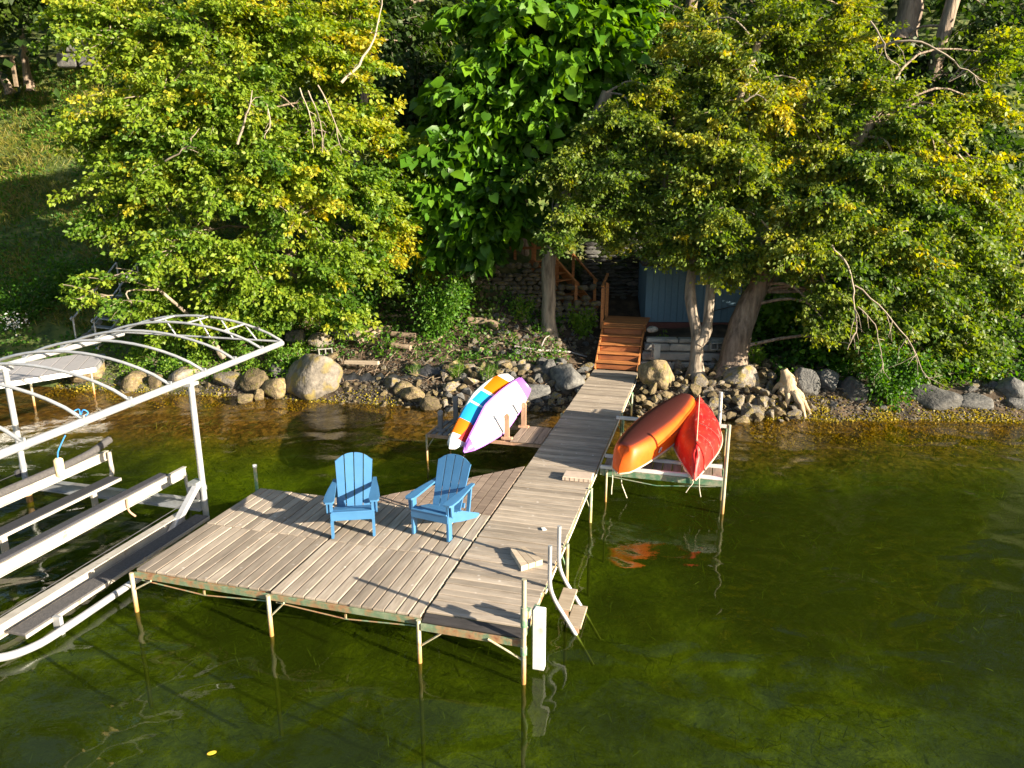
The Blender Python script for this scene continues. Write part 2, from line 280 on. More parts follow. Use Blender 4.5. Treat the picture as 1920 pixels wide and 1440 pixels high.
class MB:
    def __init__(s): s.v = []; s.f = []; s.smooth = []
    def add(s, vs, fs, sm=False):
        k = len(s.v); s.v += [tuple(x) for x in vs]; s.f += [tuple(i + k for i in f) for f in fs]; s.smooth += [sm] * len(fs)
    def box(s, c, d, mtx=None, bev=0):
        x, y, z = d[0] / 2, d[1] / 2, d[2] / 2
        if bev:
            e = bev
            vs = []
            for zz, k in ((-z, 1), (-z + e, 0), (z - e, 0), (z, 1)):
                q = e * k
                vs += [(-x + q, -y + q, zz), (x - q, -y + q, zz), (x - q, y - q, zz), (-x + q, y - q, zz)]
            fs = [(3, 2, 1, 0), (12, 13, 14, 15)]
            for r in range(3):
                for i in range(4): fs.append((4 * r + i, 4 * r + (i + 1) % 4, 4 * r + 4 + (i + 1) % 4, 4 * r + 4 + i))
        else:
            vs = [(-x, -y, -z), (x, -y, -z), (x, y, -z), (-x, y, -z), (-x, -y, z), (x, -y, z), (x, y, z), (-x, y, z)]
            fs = [(3, 2, 1, 0), (4, 5, 6, 7), (0, 1, 5, 4), (1, 2, 6, 5), (2, 3, 7, 6), (3, 0, 4, 7)]
        vs = [Vector(v) for v in vs]
        if mtx: vs = [mtx @ v for v in vs]
        s.add([v + Vector(c) for v in vs], fs); return s
    def bar(s, a, b, wd, th, up=(0, 0, 1), bev=0):
        a, b = Vector(a), Vector(b); d = b - a; L = d.length; x = d.normalized(); up = Vector(up)
        y = up.cross(x)
        if y.length < 1e-4: y = Vector((0, 1, 0)).cross(x)
        y.normalize(); z = x.cross(y)
        return s.box((a + b) / 2, (L, wd, th), Matrix((x, y, z)).transposed(), bev)
    def tube(s, pts, r, seg=8, cap=True, sm=True):
        pts = [Vector(p) for p in pts]; n_ = len(pts)
        rs = r if isinstance(r, (list, tuple)) else [r] * n_
        vs = []; prev = None
        for i, p in enumerate(pts):
            t = (pts[min(i + 1, n_ - 1)] - pts[max(i - 1, 0)]).normalized()
            if prev is None:
                a_ = t.cross(Vector((0, 0, 1)));
                if a_.length < .1: a_ = t.cross(Vector((0, 1, 0)))
            else: a_ = prev - t * prev.dot(t)
            a_.normalize(); prev = a_; b_ = t.cross(a_)
            for k in range(seg):
                an = 2 * math.pi * k / seg; vs.append(p + (a_ * math.cos(an) + b_ * math.sin(an)) * rs[i])
        fs = []
        for i in range(n_ - 1):
            for k in range(seg): fs.append((i * seg + k, i * seg + (k + 1) % seg, (i + 1) * seg + (k + 1) % seg, (i + 1) * seg + k))
        s.add(vs, fs, sm)
        if cap: s.add(vs[:seg], [tuple(range(seg))[::-1]]); s.add(vs[-seg:], [tuple(range(seg))])
        return s
    def mesh(s, name='mesh', m=None):
        me = bpy.data.meshes.new(name); me.from_pydata(s.v, [], s.f)
        me.polygons.foreach_set('use_smooth', s.smooth); me.update()
        if m is not None: me.materials.append(M[m] if isinstance(m, str) else m)
        return me
CACHE = {}
def board_mesh(L, wd, th, m, bev=.006):
    k = ('b', round(L, 3), round(wd, 3), round(th, 3), m)
    if k not in CACHE: CACHE[k] = MB().box((0, 0, 0), (L, wd, th), bev=bev).mesh('board', m)
    return CACHE[k]
def curve(pts, n_=8):
    """Catmull-Rom through pts"""
    P = [Vector(p) for p in pts]; P = [P[0] * 2 - P[1]] + P + [P[-1] * 2 - P[-2]]; out = []
    for i in range(1, len(P) - 2):
        for k in range(n_):
            t = k / n_; a_, b_, c_, d_ = P[i - 1], P[i], P[i + 1], P[i + 2]
            out.append(.5 * ((2 * b_) + (c_ - a_) * t + (2 * a_ - 5 * b_ + 4 * c_ - d_) * t * t + (3 * b_ - a_ - 3 * c_ + d_) * t ** 3))
    out.append(P[-2]); return out
_ico = {}
def ico(sub):
    import bmesh
    if sub not in _ico:
        bm = bmesh.new(); bmesh.ops.create_icosphere(bm, subdivisions=sub, radius=1)
        _ico[sub] = ([v.co.copy() for v in bm.verts], [tuple(v.index for v in f.verts) for f in bm.faces]); bm.free()
    return _ico[sub]
def rock_mesh(seed, sub=2, m='rock', ang=.30, cuts=6):
    k = ('r', seed, sub, m)
    if k in CACHE: return CACHE[k]
    rr = random.Random(seed); vs, fs = ico(sub); pl = []
    for i in range(cuts):
        d = Vector((rr.gauss(0, 1), rr.gauss(0, 1), rr.gauss(0, 1))).normalized(); pl.append((d, rr.uniform(.55, .85) if ang < .4 else rr.uniform(.42, .75)))
    out = []
    for v in vs:
        p = v * (1 + ang * mnoise.noise(v * 1.1 + Vector((seed * 7.3, 0, 0))) + .09 * mnoise.noise(v * 3.2 + Vector((0, seed * 3.1, 0))))
        for d, h in pl:
            e = p.dot(d) - h
            if e > 0: p = p - d * e * (.82 if ang < .4 else 1.0)
        out.append(p)
    q = MB(); q.add(out, fs, sub > 2); CACHE[k] = q.mesh('rock', m); return CACHE[k]

# ------------------------------------------------------------------ setting: terrain and water
def grid(name, xs, ds, m, lab=None):
    vs = []; fs = []; nx = len(xs)
    for d in ds:
        for x in xs: vs.append((x, shore(x) + d, hgt(x, d)))
    for j in range(len(ds) - 1):
        for i in range(nx - 1): a_ = j * nx + i; fs.append((a_, a_ + 1, a_ + nx + 1, a_ + nx))
    q = MB(); q.add(vs, fs, True); return obj(name, q, m, kind='structure')
fx = list(np.arange(-24, 24.01, .3))
xs = [-400, -200, -100, -60, -45, -35, -29] + fx + [29, 35, 45, 60, 100, 200, 400]
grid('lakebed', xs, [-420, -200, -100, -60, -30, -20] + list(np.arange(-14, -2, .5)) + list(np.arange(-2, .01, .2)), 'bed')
grid('hillside', xs, list(np.arange(0, 4, .2)) + list(np.arange(4, 26, .4)) + [28, 34, 44, 60, 100, 200, 400], 'hill')
q = MB(); q.add([(-400, -420, 0), (400, -420, 0), (400, 24.5, 0), (-400, 24.5, 0)], [(0, 1, 2, 3)]); obj('lake_water', q, 'water', kind='structure')

# ------------------------------------------------------------------ dock
DA = -math.atan2(.2656, .964)
O = Vector((-1.04, 7.43, 0)); UV = Vector((.2656, .964, 0)); VV = Vector((.964, -.2656, 0))
def DW(a_, b_, z=.6): return O + VV * a_ + UV * b_ + Vector((0, 0, z))
def DL(p): d = Vector(p) - O; return Vector((d.dot(VV), d.dot(UV), p[2]))
rnd = random.Random(3)
DZ = .6
dock = thing('dock', 'long weathered grey plank walkway dock widening into the square sitting platform', 'dock', O, DA)
def leg(parent, x, y, top, mtl, bottom=-1.5, r=.028, name='leg', brace=None):
    o_ = obj(name, MB().tube([(x, y, bottom), (x, y, top)], r, 8), mtl, parent)
    if brace:
        obj('brace', MB().tube([(x, y, top - brace[2]), (x + brace[0], y + brace[1], DZ - .1)], .013, 6), mtl, o_)
    # clamp collar
    return o_
secs = [0, 2.1, 4.15, 6.2, 8.25, 10.3, 12.55]
for i in range(6):
    b0, b1 = secs[i] + .012, secs[i + 1] - .012
    q = MB()
    for x in (.03, 1.20): q.box((x, (b0 + b1) / 2, DZ - .075), (.045, b1 - b0, .075))
    for y in (b0 + .03, (b0 + b1) / 2, b1 - .03): q.box((.615, y, DZ - .08), (1.12, .04, .06))
    s_ = obj('deck_section', q, 'rust', dock)
    nb = 15; st = (b1 - b0 - (.10 if i == 0 else 0)) / nb
    for k in range(nb):
        y = b0 + (.10 if i == 0 else 0) + st * (k + .5)
        obj('board', board_mesh(1.235, st - .014, .034, 'deck'), None, s_, (.615 + rnd.uniform(-.004, .004), y, DZ - .017 + rnd.uniform(-.0035, .0035)), (rnd.uniform(-.008, .008), rnd.uniform(-.004, .004), rnd.uniform(-.004, .004)))
obj('end_board', MB().box((.615, .02, DZ - .035), (1.225, .13, .03), Matrix.Rotation(R(18), 3, 'X'), bev=.004), 'darkboard', dock)
obj('edge_rope', MB().tube([(1.262, .9 + k * .6, DZ - .02 + .01 * math.sin(k * 1.7)) for k in range(19)], .014, 6), 'rope', dock)
# platform sections, boards run towards the shore
for (a0, a1, b0, b1) in [(-4.06, -2.05, .02, 1.40), (-2.03, -.03, .0, 1.40), (-4.06, -2.05, 1.425, 2.78), (-2.03, -.03, 1.425, 2.80)]:
    q = MB()
    for y in (b0 + .03, b1 - .03, (b0 + b1) / 2): q.box(((a0 + a1) / 2, y, DZ - .075), (a1 - a0, .045, .07))
    for x in (a0 + .02, a1 - .02): q.box((x, (b0 + b1) / 2, DZ - .082), (.04, b1 - b0 - .1, .05))
    s_ = obj('deck_section', q, 'rust', dock)
    nb = 13; st = (a1 - a0) / nb
    for k in range(nb):
        obj('board', board_mesh(b1 - b0, st - .016, .034, 'deck'), None, s_, (a0 + st * (k + .5), (b0 + b1) / 2 + rnd.uniform(-.006, .006), DZ - .017 + rnd.uniform(-.003, .003)), (rnd.uniform(-.004, .004), 0, R(90) + rnd.uniform(-.004, .004)))
# triangular section
q = MB(); q.bar((-2.0, 2.86, DZ - .08), (-.06, 4.75, DZ - .08), .045, .07); q.box((-.06, 3.8, DZ - .08), (.04, 1.9, .06)); q.box((-1.03, 2.88, DZ - .08), (1.9, .045, .06))
s_ = obj('deck_section', q, 'rust', dock)
for k in range(13):
    x = -2.03 + .154 * (k + .5); y1 = 2.95 + (k + .5) / 13 * 1.97; wd = .138 / 2; y0 = 2.82; sl_ = 1.97 / 13 / .154 * wd
    q = MB(); z0, z1 = -.034, 0
    q.add([(x - wd, y0, z0), (x + wd, y0, z0), (x + wd, y1 + sl_, z0), (x - wd, y1 - sl_, z0), (x - wd, y0, z1), (x + wd, y0, z1), (x + wd, y1 + sl_, z1), (x - wd, y1 - sl_, z1)],
          [(3, 2, 1, 0), (4, 5, 6, 7), (0, 1, 5, 4), (1, 2, 6, 5), (2, 3, 7, 6), (3, 0, 4, 7)])
    m_ = q.mesh('board', 'deckbrown')
    obj('board', m_, None, s_, (0, 0, DZ + rnd.uniform(-.003, .002)))
# front rust fascia and sagging truss rod
q = MB(); q.box((-2.04, -.012, DZ - .072), (4.06, .03, .07)); obj('front_rail', q, 'rust', dock)
for x0 in (-4.0, -2.0):
    obj('truss_rod', MB().tube([(x0 + .05, -.02, DZ - .13), (x0 + 1.0, -.02, DZ - .20), (x0 + 1.95, -.02, DZ - .13)], .009, 6).box((x0 + 1.0, -.02, DZ - .165), (.02, .02, .06)), 'rust', dock)
obj('end_rail', MB().box((.6, -.065, DZ - .10), (1.2, .03, .08)), 'rust', dock)
for x, br in ((-4.08, (.3, .0, .25)), (-2.04, (.22, .0, .3)), (-.04, (.35, 0, .35))):
    leg(dock, x, -.05, DZ - .03, 'postpaint', brace=br)
for (x, y, t, mt) in ((1.29, 2.15, DZ + .03, 'greenpost'), (1.29, 4.2, DZ + .02, 'greenpost'), (1.29, 8.3, DZ + .1, 'greenpost'), (1.29, 10.4, DZ, 'greenpost'), (-.05, 6.2, DZ - .02, 'postpaint'), (-.05, 8.3, DZ - .02, 'postpaint'), (-.05, 10.4, DZ - .02, 'postpaint'), (-4.1, 2.75, DZ + .38, 'greenpost')):
    leg(dock, x, y, t, mt, brace=(-.2, .28, .42) if x > 1 else None)
obj('post_cap', MB().tube([(-4.1, 2.75, DZ + .38), (-4.1, 2.75, DZ + .42)], .036, 8), 'white', dock)
lg = leg(dock, 1.24, -.09, 1.32, 'postpaint', brace=(-.42, 0, 1.02))
obj('clamp', MB().tube([(1.24, -.09, .74), (1.24, -.09, .98)], .04, 8).box((1.27, -.02, .87), (.05, .1, .08)), 'greenpost', lg)
obj('clamp', MB().tube([(1.24, -.09, .38), (1.24, -.09, .48)], .037, 8), 'greenpost', lg)
# bumper, ladder
bt = thing('dock_bumper', 'white upright plastic bumper post strapped at the near right dock corner', 'bumper', DW(1.36, .16, 0), DA)
obj('pad', MB().box((0, 0, .44), (.13, .09, .80), bev=.018), 'white', bt)
obj('bracket', MB().box((-.055, .04, .5), (.055, .13, .62)), 'greenpost', bt)
lad = thing('dock_ladder', 'silver tube swim ladder with two wooden treads on the right dock edge', 'ladder', DW(1.27, 1.0, 0), DA)
for y in (.0, .56):
    obj('rail', MB().tube(curve([(.02, y, 1.18), (.02, y, .9), (.03, y, .62), (.1, y, .42), (.25, y, .18), (.46, y, -.16), (.6, y, -.4)], 5), .027, 10), 'alu', lad)
for z, x in ((.30, .19), (.07, .33)):
    tr_ = obj('tread', MB().box((x, .28, z), (.19, .50, .035), bev=.005), 'stepwood', lad)
    obj('bracket', MB().box((x + .02, .03, z - .07), (.10, .02, .12)), 'rackwood', tr_)
# small things lying on the dock
cs = [Pz(957, 1031, .66), Pz(984, 1027, .66), Pz(1018, 1051, .66), Pz(977, 1064, .66)]
t = thing('plank_offcut', 'small loose slatted wooden block lying on the near end of the walkway', 'wooden block', cs[0].xy.to_3d() + Vector((0, 0, .602)))
for k in range(3):
    u0, u1 = k / 3 + .012, (k + 1) / 3 - .012
    A, B = cs[0].lerp(cs[1], u0), cs[0].lerp(cs[1], u1); C_, D_ = cs[3].lerp(cs[2], u1), cs[3].lerp(cs[2], u0)
    base = t.location; q = MB(); vs = [(p.x - base.x, p.y - base.y, z) for z in (0, .075) for p in (A, B, C_, D_)]
    q.add(vs, [(3, 2, 1, 0), (4, 5, 6, 7), (0, 1, 5, 4), (1, 2, 6, 5), (2, 3, 7, 6), (3, 0, 4, 7)]); obj('slat', q, 'stepwood', t)
t = thing('step_pad', 'low tan rectangular box pad lying on the walkway beside the orange canoe', 'pad', Pz(1084, 898, .6) + Vector((0, 0, .002)), DA + R(2))
obj('body', MB().box((0, 0, .04), (.50, .30, .08), bev=.012), 'pad', t)
q = MB()
for k in range(6): q.box((-.2 + .08 * k, -.152, .04), (.006, .004, .06))
obj('seam', q, 'deckbrown', t)
obj('scrap', MB().box((0, 0, .008), (.06, .08, .012)), 'white', None, DW(.86, 2.55, .603), (0, 0, .3), label='tiny white scrap lying on the walkway between step pad and ladder', cat='scrap')

# ------------------------------------------------------------------ Adirondack chairs
def make_chair(label, loc, rz):
    t = thing('adirondack_chair', label, 'chair', loc, rz, 'blue adirondack chairs on the platform')
    W_ = .29
    for s_ in (-1, 1):
        obj('front_leg', MB().box((s_ * W_, 0, .28), (.035, .10, .56), bev=.006), 'blue', t)
        # side stringer as a flat profile
        P_ = [(-.06, .40), (.02, .41), (.45, .27), (.93, .035), (.93, 0), (.82, 0), (.42, .12), (.0, .27), (-.06, .28)]
        q = MB(); x0, x1 = s_ * (W_ - .022) - .014, s_ * (W_ - .022) + .014; n_ = len(P_)
        vs = [(x0, y, z) for y, z in P_] + [(x1, y, z) for y, z in P_]
        q.add(vs, [tuple(range(n_))[::-1] if 1 else None, tuple(range(n_, 2 * n_))] + [(i, (i + 1) % n_, n_ + (i + 1) % n_, n_ + i) for i in range(n_)])
        obj('rear_leg', q, 'blue', t)
        # arm: shaped plank
        A_ = [(-.10, -.05), (-.10, .05), (-.06, .075), (.12, .078), (.35, .055), (.60, .02), (.72, .012), (.72, -.045), (.40, -.055), (.05, -.07), (-.06, -.07)]
        q = MB(); n_ = len(A_); f_ = lambda y: .56 + .03 * max(0, y)
        vs = [(s_ * (W_ + .02 + dx), y, f_(y)) for y, dx in A_] + [(s_ * (W_ + .02 + dx), y, f_(y) + .028) for y, dx in A_]
        q.add(vs, [tuple(range(n_))[::-1], tuple(range(n_, 2 * n_))] + [(i, (i + 1) % n_, n_ + (i + 1) % n_, n_ + i) for i in range(n_)])
        obj('arm', q, 'blue', t)
        q = MB(); x0, x1 = s_ * (W_ + .03), s_ * (W_ + .03) + .02; Q_ = [(-.045, .56), (.045, .56), (.03, .40), (-.0, .36), (-.03, .40)]
        q.add([(x0 + .012 * s_, y, z) for y, z in Q_] + [(x0 + .034 * s_, y, z) for y, z in Q_], [(4, 3, 2, 1, 0), (5, 6, 7, 8, 9)] + [(i, (i + 1) % 5, 5 + (i + 1) % 5, 5 + i) for i in range(5)])
        q.box((s_ * (W_ + .034), 0, .47), (.055, .028, .17))
        obj('arm_bracket', q, 'blue', t)
        obj('back_post', MB().bar((s_ * .255, .62, .16), (s_ * .262, .70, .585), .035, .05, (1, 0, 0)), 'blue', t)
    obj('apron', MB().box((0, -.052, .345), (.60, .022, .125), bev=.004), 'blue', t)
    for k in range(5):
        y = -.03 + .10 * k; z = .40 - .30 * max(0, y) + .008
        obj('seat_slat', MB().box((0, 0, 0), (.575, .088, .02), bev=.004), 'blue', t, (0, y, z), (-.29 if k else -.1, 0, 0))
    # back slats: fan, arched top
    B0 = Vector((0, .44, .27)); bd = Vector((0, math.sin(R(23)), math.cos(R(23)))); L_ = .80
    for k in range(4):
        u = (k - 1.5); wb, wt = .112, .136; g_ = .008
        def edge(h, sgn):
            wq = wb + (wt - wb) * h; return u * (wq + g_ / 1) + sgn * (wq / 2 - g_ / 2)
        pts = []
        for h in (0, .5, .86): pts.append((edge(h, 1), h))
        for i in range(6):
            f_ = 1 - i / 5; xx = edge(.95, -1) + (edge(.95, 1) - edge(.95, -1)) * f_
            pts.append((xx, 1.0 - .15 * (abs(xx) / .27) ** 2.3))
        for h in (.86, .5, 0): pts.append((edge(h, -1), h))
        nrm = Vector((0, bd.z, -bd.y)); q = MB(); n_ = len(pts); vs = []
        for off in (0, .022): vs += [B0 + Vector((x, 0, 0)) + bd * (h * L_) - nrm * off + Vector((0, -.02 * (1 - abs(x) / .27), 0)) * 0 for x, h in pts]
        q.add(vs, [tuple(range(n_)), tuple(range(n_, 2 * n_))[::-1]] + [(i, n_ + i, n_ + (i + 1) % n_, (i + 1) % n_) for i in range(n_)])
        obj('back_slat', q, 'blue', t)
    for h in (.10, .42):
        c_ = B0 + bd * (h * L_) + Vector((0, bd.z, -bd.y)) * .036
        obj('back_rail', MB().box(c_, (.53 if h < .3 else .60, .024, .07), Matrix.Rotation(-R(23), 3, 'X')), 'blue', t)
    q = MB()
    for s_ in (-1, 1):
        for k in range(4): q.box(((k - 1.5) * .122, .437 + .03 * (s_ > 0) * 2, .30 + .14 * (s_ > 0)), (.012, .006, .012))
    obj('screw', q, 'dkmetal', t); return t
make_chair('blue adirondack chair on the left of the platform, facing the camera squarely', (-2.275, 9.44, DZ + .002), R(8))
make_chair('blue adirondack chair beside the walkway, turned towards the left chair', (-1.15, 9.42, DZ + .002), R(-25))

# ------------------------------------------------------------------ paddleboard rack and boards
rk = thing('paddleboard_rack', 'low side platform with upright wooden pegs left of the walkway', 'rack', O, DA)
fr_ = MB()
for y in (6.16, 7.10): fr_.box((-1.22, y, DZ - .05), (2.4, .05, .06))
fr_.box((-2.42, 6.63, DZ - .05), (.05, .95, .06)); fr_.box((-.04, 6.63, DZ - .05), (.05, .9, .05))
obj('frame', fr_, 'rackwood', rk)
for k in range(4): obj('board', board_mesh(1.0, .15, .03, 'deckbrown'), None, rk, (-.09 - .16 * k, 6.62, DZ + .002), (0, 0, R(90)))
for k in range(4): obj('board', board_mesh(.9, .10, .028, 'greywood'), None, rk, (-2.30 + .13 * k, 6.63, DZ - .01), (0, 0, R(90)))
for x, y, t_, mt in ((-2.20, 6.35, .42, 'greywood'), (-2.10, 7.0, .55, 'greywood'), (-.74, 6.22, .50, 'rackwood'), (-.60, 7.02, .52, 'rackwood')):
    o_ = obj('upright', MB().box((x, y, DZ + t_ / 2 - .05), (.10, .045, t_ + .08), bev=.006), mt, rk)
    obj('peg_head', MB().tube([(x, y - .03, DZ + t_ - .02), (x, y + .03, DZ + t_ - .02)], .055, 12), mt, o_)
    obj('foot', MB().box((x, y, DZ + .03), (.22, .09, .045)), mt, o_)
for x, y in ((-2.44, 6.16), (-2.3, 7.1), (-2.0, 7.12)): leg(rk, x, y, DZ - .03, 'postpaint', r=.022, brace=(.15, .0, .3) if y < 6.5 else None)

def supmat(name, colored):
    m, n, l, b = newmat(name); tc = n.new('ShaderNodeTexCoord'); sp = n.new('ShaderNodeSeparateXYZ'); l.new(tc.outputs['Generated'], sp.inputs[0])
    nz = n.new('ShaderNodeTexNoise'); nz.inputs['Scale'].default_value = 2; l.new(tc.outputs['Generated'], nz.inputs[0])
    if colored:
        # generated: y along the length (nose 0, tail 1), x across
        sl_ = n.new('ShaderNodeMath'); sl_.operation = 'MULTIPLY_ADD'; l.new(sp.outputs[0], sl_.inputs[0]); sl_.inputs[1].default_value = .12; l.new(sp.outputs[1], sl_.inputs[2])
        W = (.78, .78, .76); LB = (.015, .27, .62); OR = (.80, .15, .004); RD = (.50, .02, .015); DK = (.10, .035, .07)
        rp = ramp(n, [(0, W), (.15, W), (.17, OR), (.285, OR), (.31, LB), (.50, LB), (.51, W), (.53, W), (.535, LB), (.68, LB), (.69, W), (.715, W), (.72, OR), (.93, OR), (.95, W)])
        rp.color_ramp.interpolation = 'CONSTANT'; l.new(sl_.outputs[0], rp.inputs[0])
        rp_shade = ramp(n, [(0, W), (.12, W), (.13, RD), (.26, RD), (.30, (.02, .10, .5)), (.70, (.02, .10, .5)), (.71, RD), (.74, DK), (.96, W)])  # same bands darkened: shadow of the purple board painted into the lower half
        rp_shade.color_ramp.interpolation = 'CONSTANT'; l.new(sl_.outputs[0], rp_shade.inputs[0])
        ed = ramp(n, [(0, (0, 0, 0)), (.50, (0, 0, 0)), (.51, (1, 1, 1))]); ed.color_ramp.interpolation = 'CONSTANT'; l.new(sp.outputs[0], ed.inputs[0])
        mx = n.new('ShaderNodeMixRGB'); l.new(ed.outputs[0], mx.inputs[0]); l.new(rp_shade.outputs[0], mx.inputs[1]); l.new(rp.outputs[0], mx.inputs[2])
        e2 = ramp(n, [(0, (1, 1, 1)), (.05, (0, 0, 0)), (.90, (1, 1, 1))]); e2.color_ramp.interpolation = 'CONSTANT'; l.new(sp.outputs[0], e2.inputs[0])
        m2_ = n.new('ShaderNodeMixRGB'); l.new(e2.outputs[0], m2_.inputs[0]); l.new(mx.outputs[0], m2_.inputs[1]); m2_.inputs[2].default_value = (*W, 1)
        l.new(m2_.outputs[0], b.inputs['Base Color'])
    else:
        W = (.72, .71, .73); PU = (.30, .12, .50)
        rp = ramp(n, [(0, PU), (.045, PU), (.05, W), (.86, W), (.865, PU)]); rp.color_ramp.interpolation = 'CONSTANT'
        sl_ = n.new('ShaderNodeMath'); sl_.operation = 'MULTIPLY_ADD'; l.new(sp.outputs[0], sl_.inputs[0]); sl_.inputs[1].default_value = -.05; l.new(sp.outputs[1], sl_.inputs[2]); l.new(sl_.outputs[0], rp.inputs[0])
        l.new(rp.outputs[0], b.inputs['Base Color'])
    b.inputs['Roughness'].default_value = .3; return m
M['supA'] = supmat('shadowed_board_graphic', True); M['supB'] = supmat('white_board_graphic', False)
M['purple'] = mat('purple_rail', [(.36, .13, .58), (.44, .18, .66)], 3, .35, 0, rnd=0)
def sup(name, label, nose, tail, wdir, L_, Wd, th, mt, railmat=None, square=False):
    nose, tail = Vector(nose), Vector(tail); y = (tail - nose).normalized(); L_ = (tail - nose).length; x = Vector(wdir); x = (x - y * x.dot(y)).normalized(); z = x.cross(y)
    t = thing(name, label, 'paddleboard', nose, 0, 'paddleboards on the rack'); t.rotation_euler = Matrix((x, y, z)).transposed().to_euler()
    ns = 28; prof = [];
    for i in range(ns + 1):
        u = i / ns
        if square: h = min(1, (u / .42) ** .62) if u < .42 else 1 - .45 * ((u - .42) / .58) ** 2.0
        else: h = (math.sin(math.pi * min(1, u / .9) / 2 * 1.0) ** .6 if u < .5 else 1) if u < .5 else (1 - ((u - .5) / .5) ** 2.6) ** .5 * 1.0
        if u < .5 and not square: h = min(1, (u / .5) ** .5)
        prof.append((max(.004, h * Wd / 2), u * L_, .16 * max(0, (.3 - u) / .3) ** 2))
    q = MB(); ring = []; vs = []
    for (h, yy, rk_) in prof:
        tt = th / 2 * min(1, h / (Wd * .12))
        vs += [(-h, yy, rk_), (-h * .93, yy, rk_ + tt), (0, yy, rk_ + tt * 1.08), (h * .93, yy, rk_ + tt), (h, yy, rk_), (h * .93, yy, rk_ - tt), (0, yy, rk_ - tt * 1.1), (-h * .93, yy, rk_ - tt)]
    fs = []
    for i in range(ns):
        for k in range(8): fs.append((i * 8 + k, i * 8 + (k + 1) % 8, (i + 1) * 8 + (k + 1) % 8, (i + 1) * 8 + k))
    fs.append(tuple(range(8))); fs.append(tuple(ns * 8 + k for k in range(8))[::-1]); q.add(vs, fs, True)
    obj('board_body', q, mt, t)
    if railmat:
        q = MB()
        for sg in (-1, 1): q.tube([(sg * (h + .001), yy, rk_) for h, yy, rk_ in prof[:: 2]], .018, 6)
        obj('rail_edge', q, railmat, t)
    return t, z
s1, z1 = sup('paddleboard', 'white paddleboard with purple rails standing on edge nearest the walkway', (-.80, 12.72, .74), (.28, 15.40, 1.26), (-.62, .10, .8), 0, .68, .11, 'supB', 'purple', True)
obj('fin', MB().bar((0, 2.72, .04), (.05, 2.80, .38), .10, .012), 'dkmetal', s1)
obj('deck_line', MB().bar((-.27, 1.15, .066), (.02, 1.25, .066), .012, .006), 'dkmetal', s1)
obj('deck_line', MB().bar((-.22, 1.75, .066), (.10, 1.80, .066), .012, .006), 'dkmetal', s1)
obj('valve', MB().tube([(-.12, 1.62, .05), (-.12, 1.62, .085)], .035, 10), 'buoy', s1)
lg_ = MB(); lg_.bar((.17, 1.52, .068), (.17, 1.60, .068), .010, .004); lg_.bar((.17, 1.56, .068), (.20, 1.60, .068), .010, .004); lg_.bar((.17, 1.56, .068), (.20, 1.52, .068), .010, .004); lg_.box((.215, 1.52, .068), (.02, .02, .004))
obj('logo', lg_, 'dkmetal', s1)
s2, z2 = sup('paddleboard', 'white paddleboard with orange and light blue panels behind the purple one', (-1.10, 12.80, .80), (.04, 15.50, 1.38), (-.80, -.05, .62), 0, .84, .12, 'supA')
obj('leash_cord', MB().tube([(.05, .02, .0), (.05, .05, -.05)], .006, 5), 'rope', s2)

# ------------------------------------------------------------------ canoe rack
rk = thing('canoe_rack', 'green and white railed rack with short boards beside the walkway', 'rack', O, DA)
fr_ = MB(); 
for y in (5.15, 5.72): fr_.box((2.35, y, DZ + .045), (2.1, .06, .05))
obj('rail', fr_, 'white', rk)
obj('truss', MB().box((2.35, 5.12, DZ - .04), (2.1, .03, .10)).tube([(1.35, 5.12, DZ - .1), (2.3, 5.12, DZ - .2), (3.3, 5.12, DZ - .1)], .01, 6), 'greenpost', rk)
for k in range(12): obj('board', board_mesh(.62, .155, .03, 'deckbrown'), None, rk, (1.42 + .172 * k, 5.43, DZ + .002), (0, 0, R(90)))
for y in (8.1,): obj('rail', MB().box((2.35, y, DZ + .05), (2.3, .06, .06)), 'white', rk)
leg(rk, 3.44, 5.14, 1.62, 'postpaint', r=.03); leg(rk, 1.42, 5.1, .62, 'postpaint', r=.02); leg(rk, 3.5, 8.1, DZ, 'greenpost', r=.025); leg(rk, 1.35, 8.1, DZ + .05, 'greenpost', r=.025); leg(rk, 3.42, 5.72, DZ, 'greenpost', r=.025)
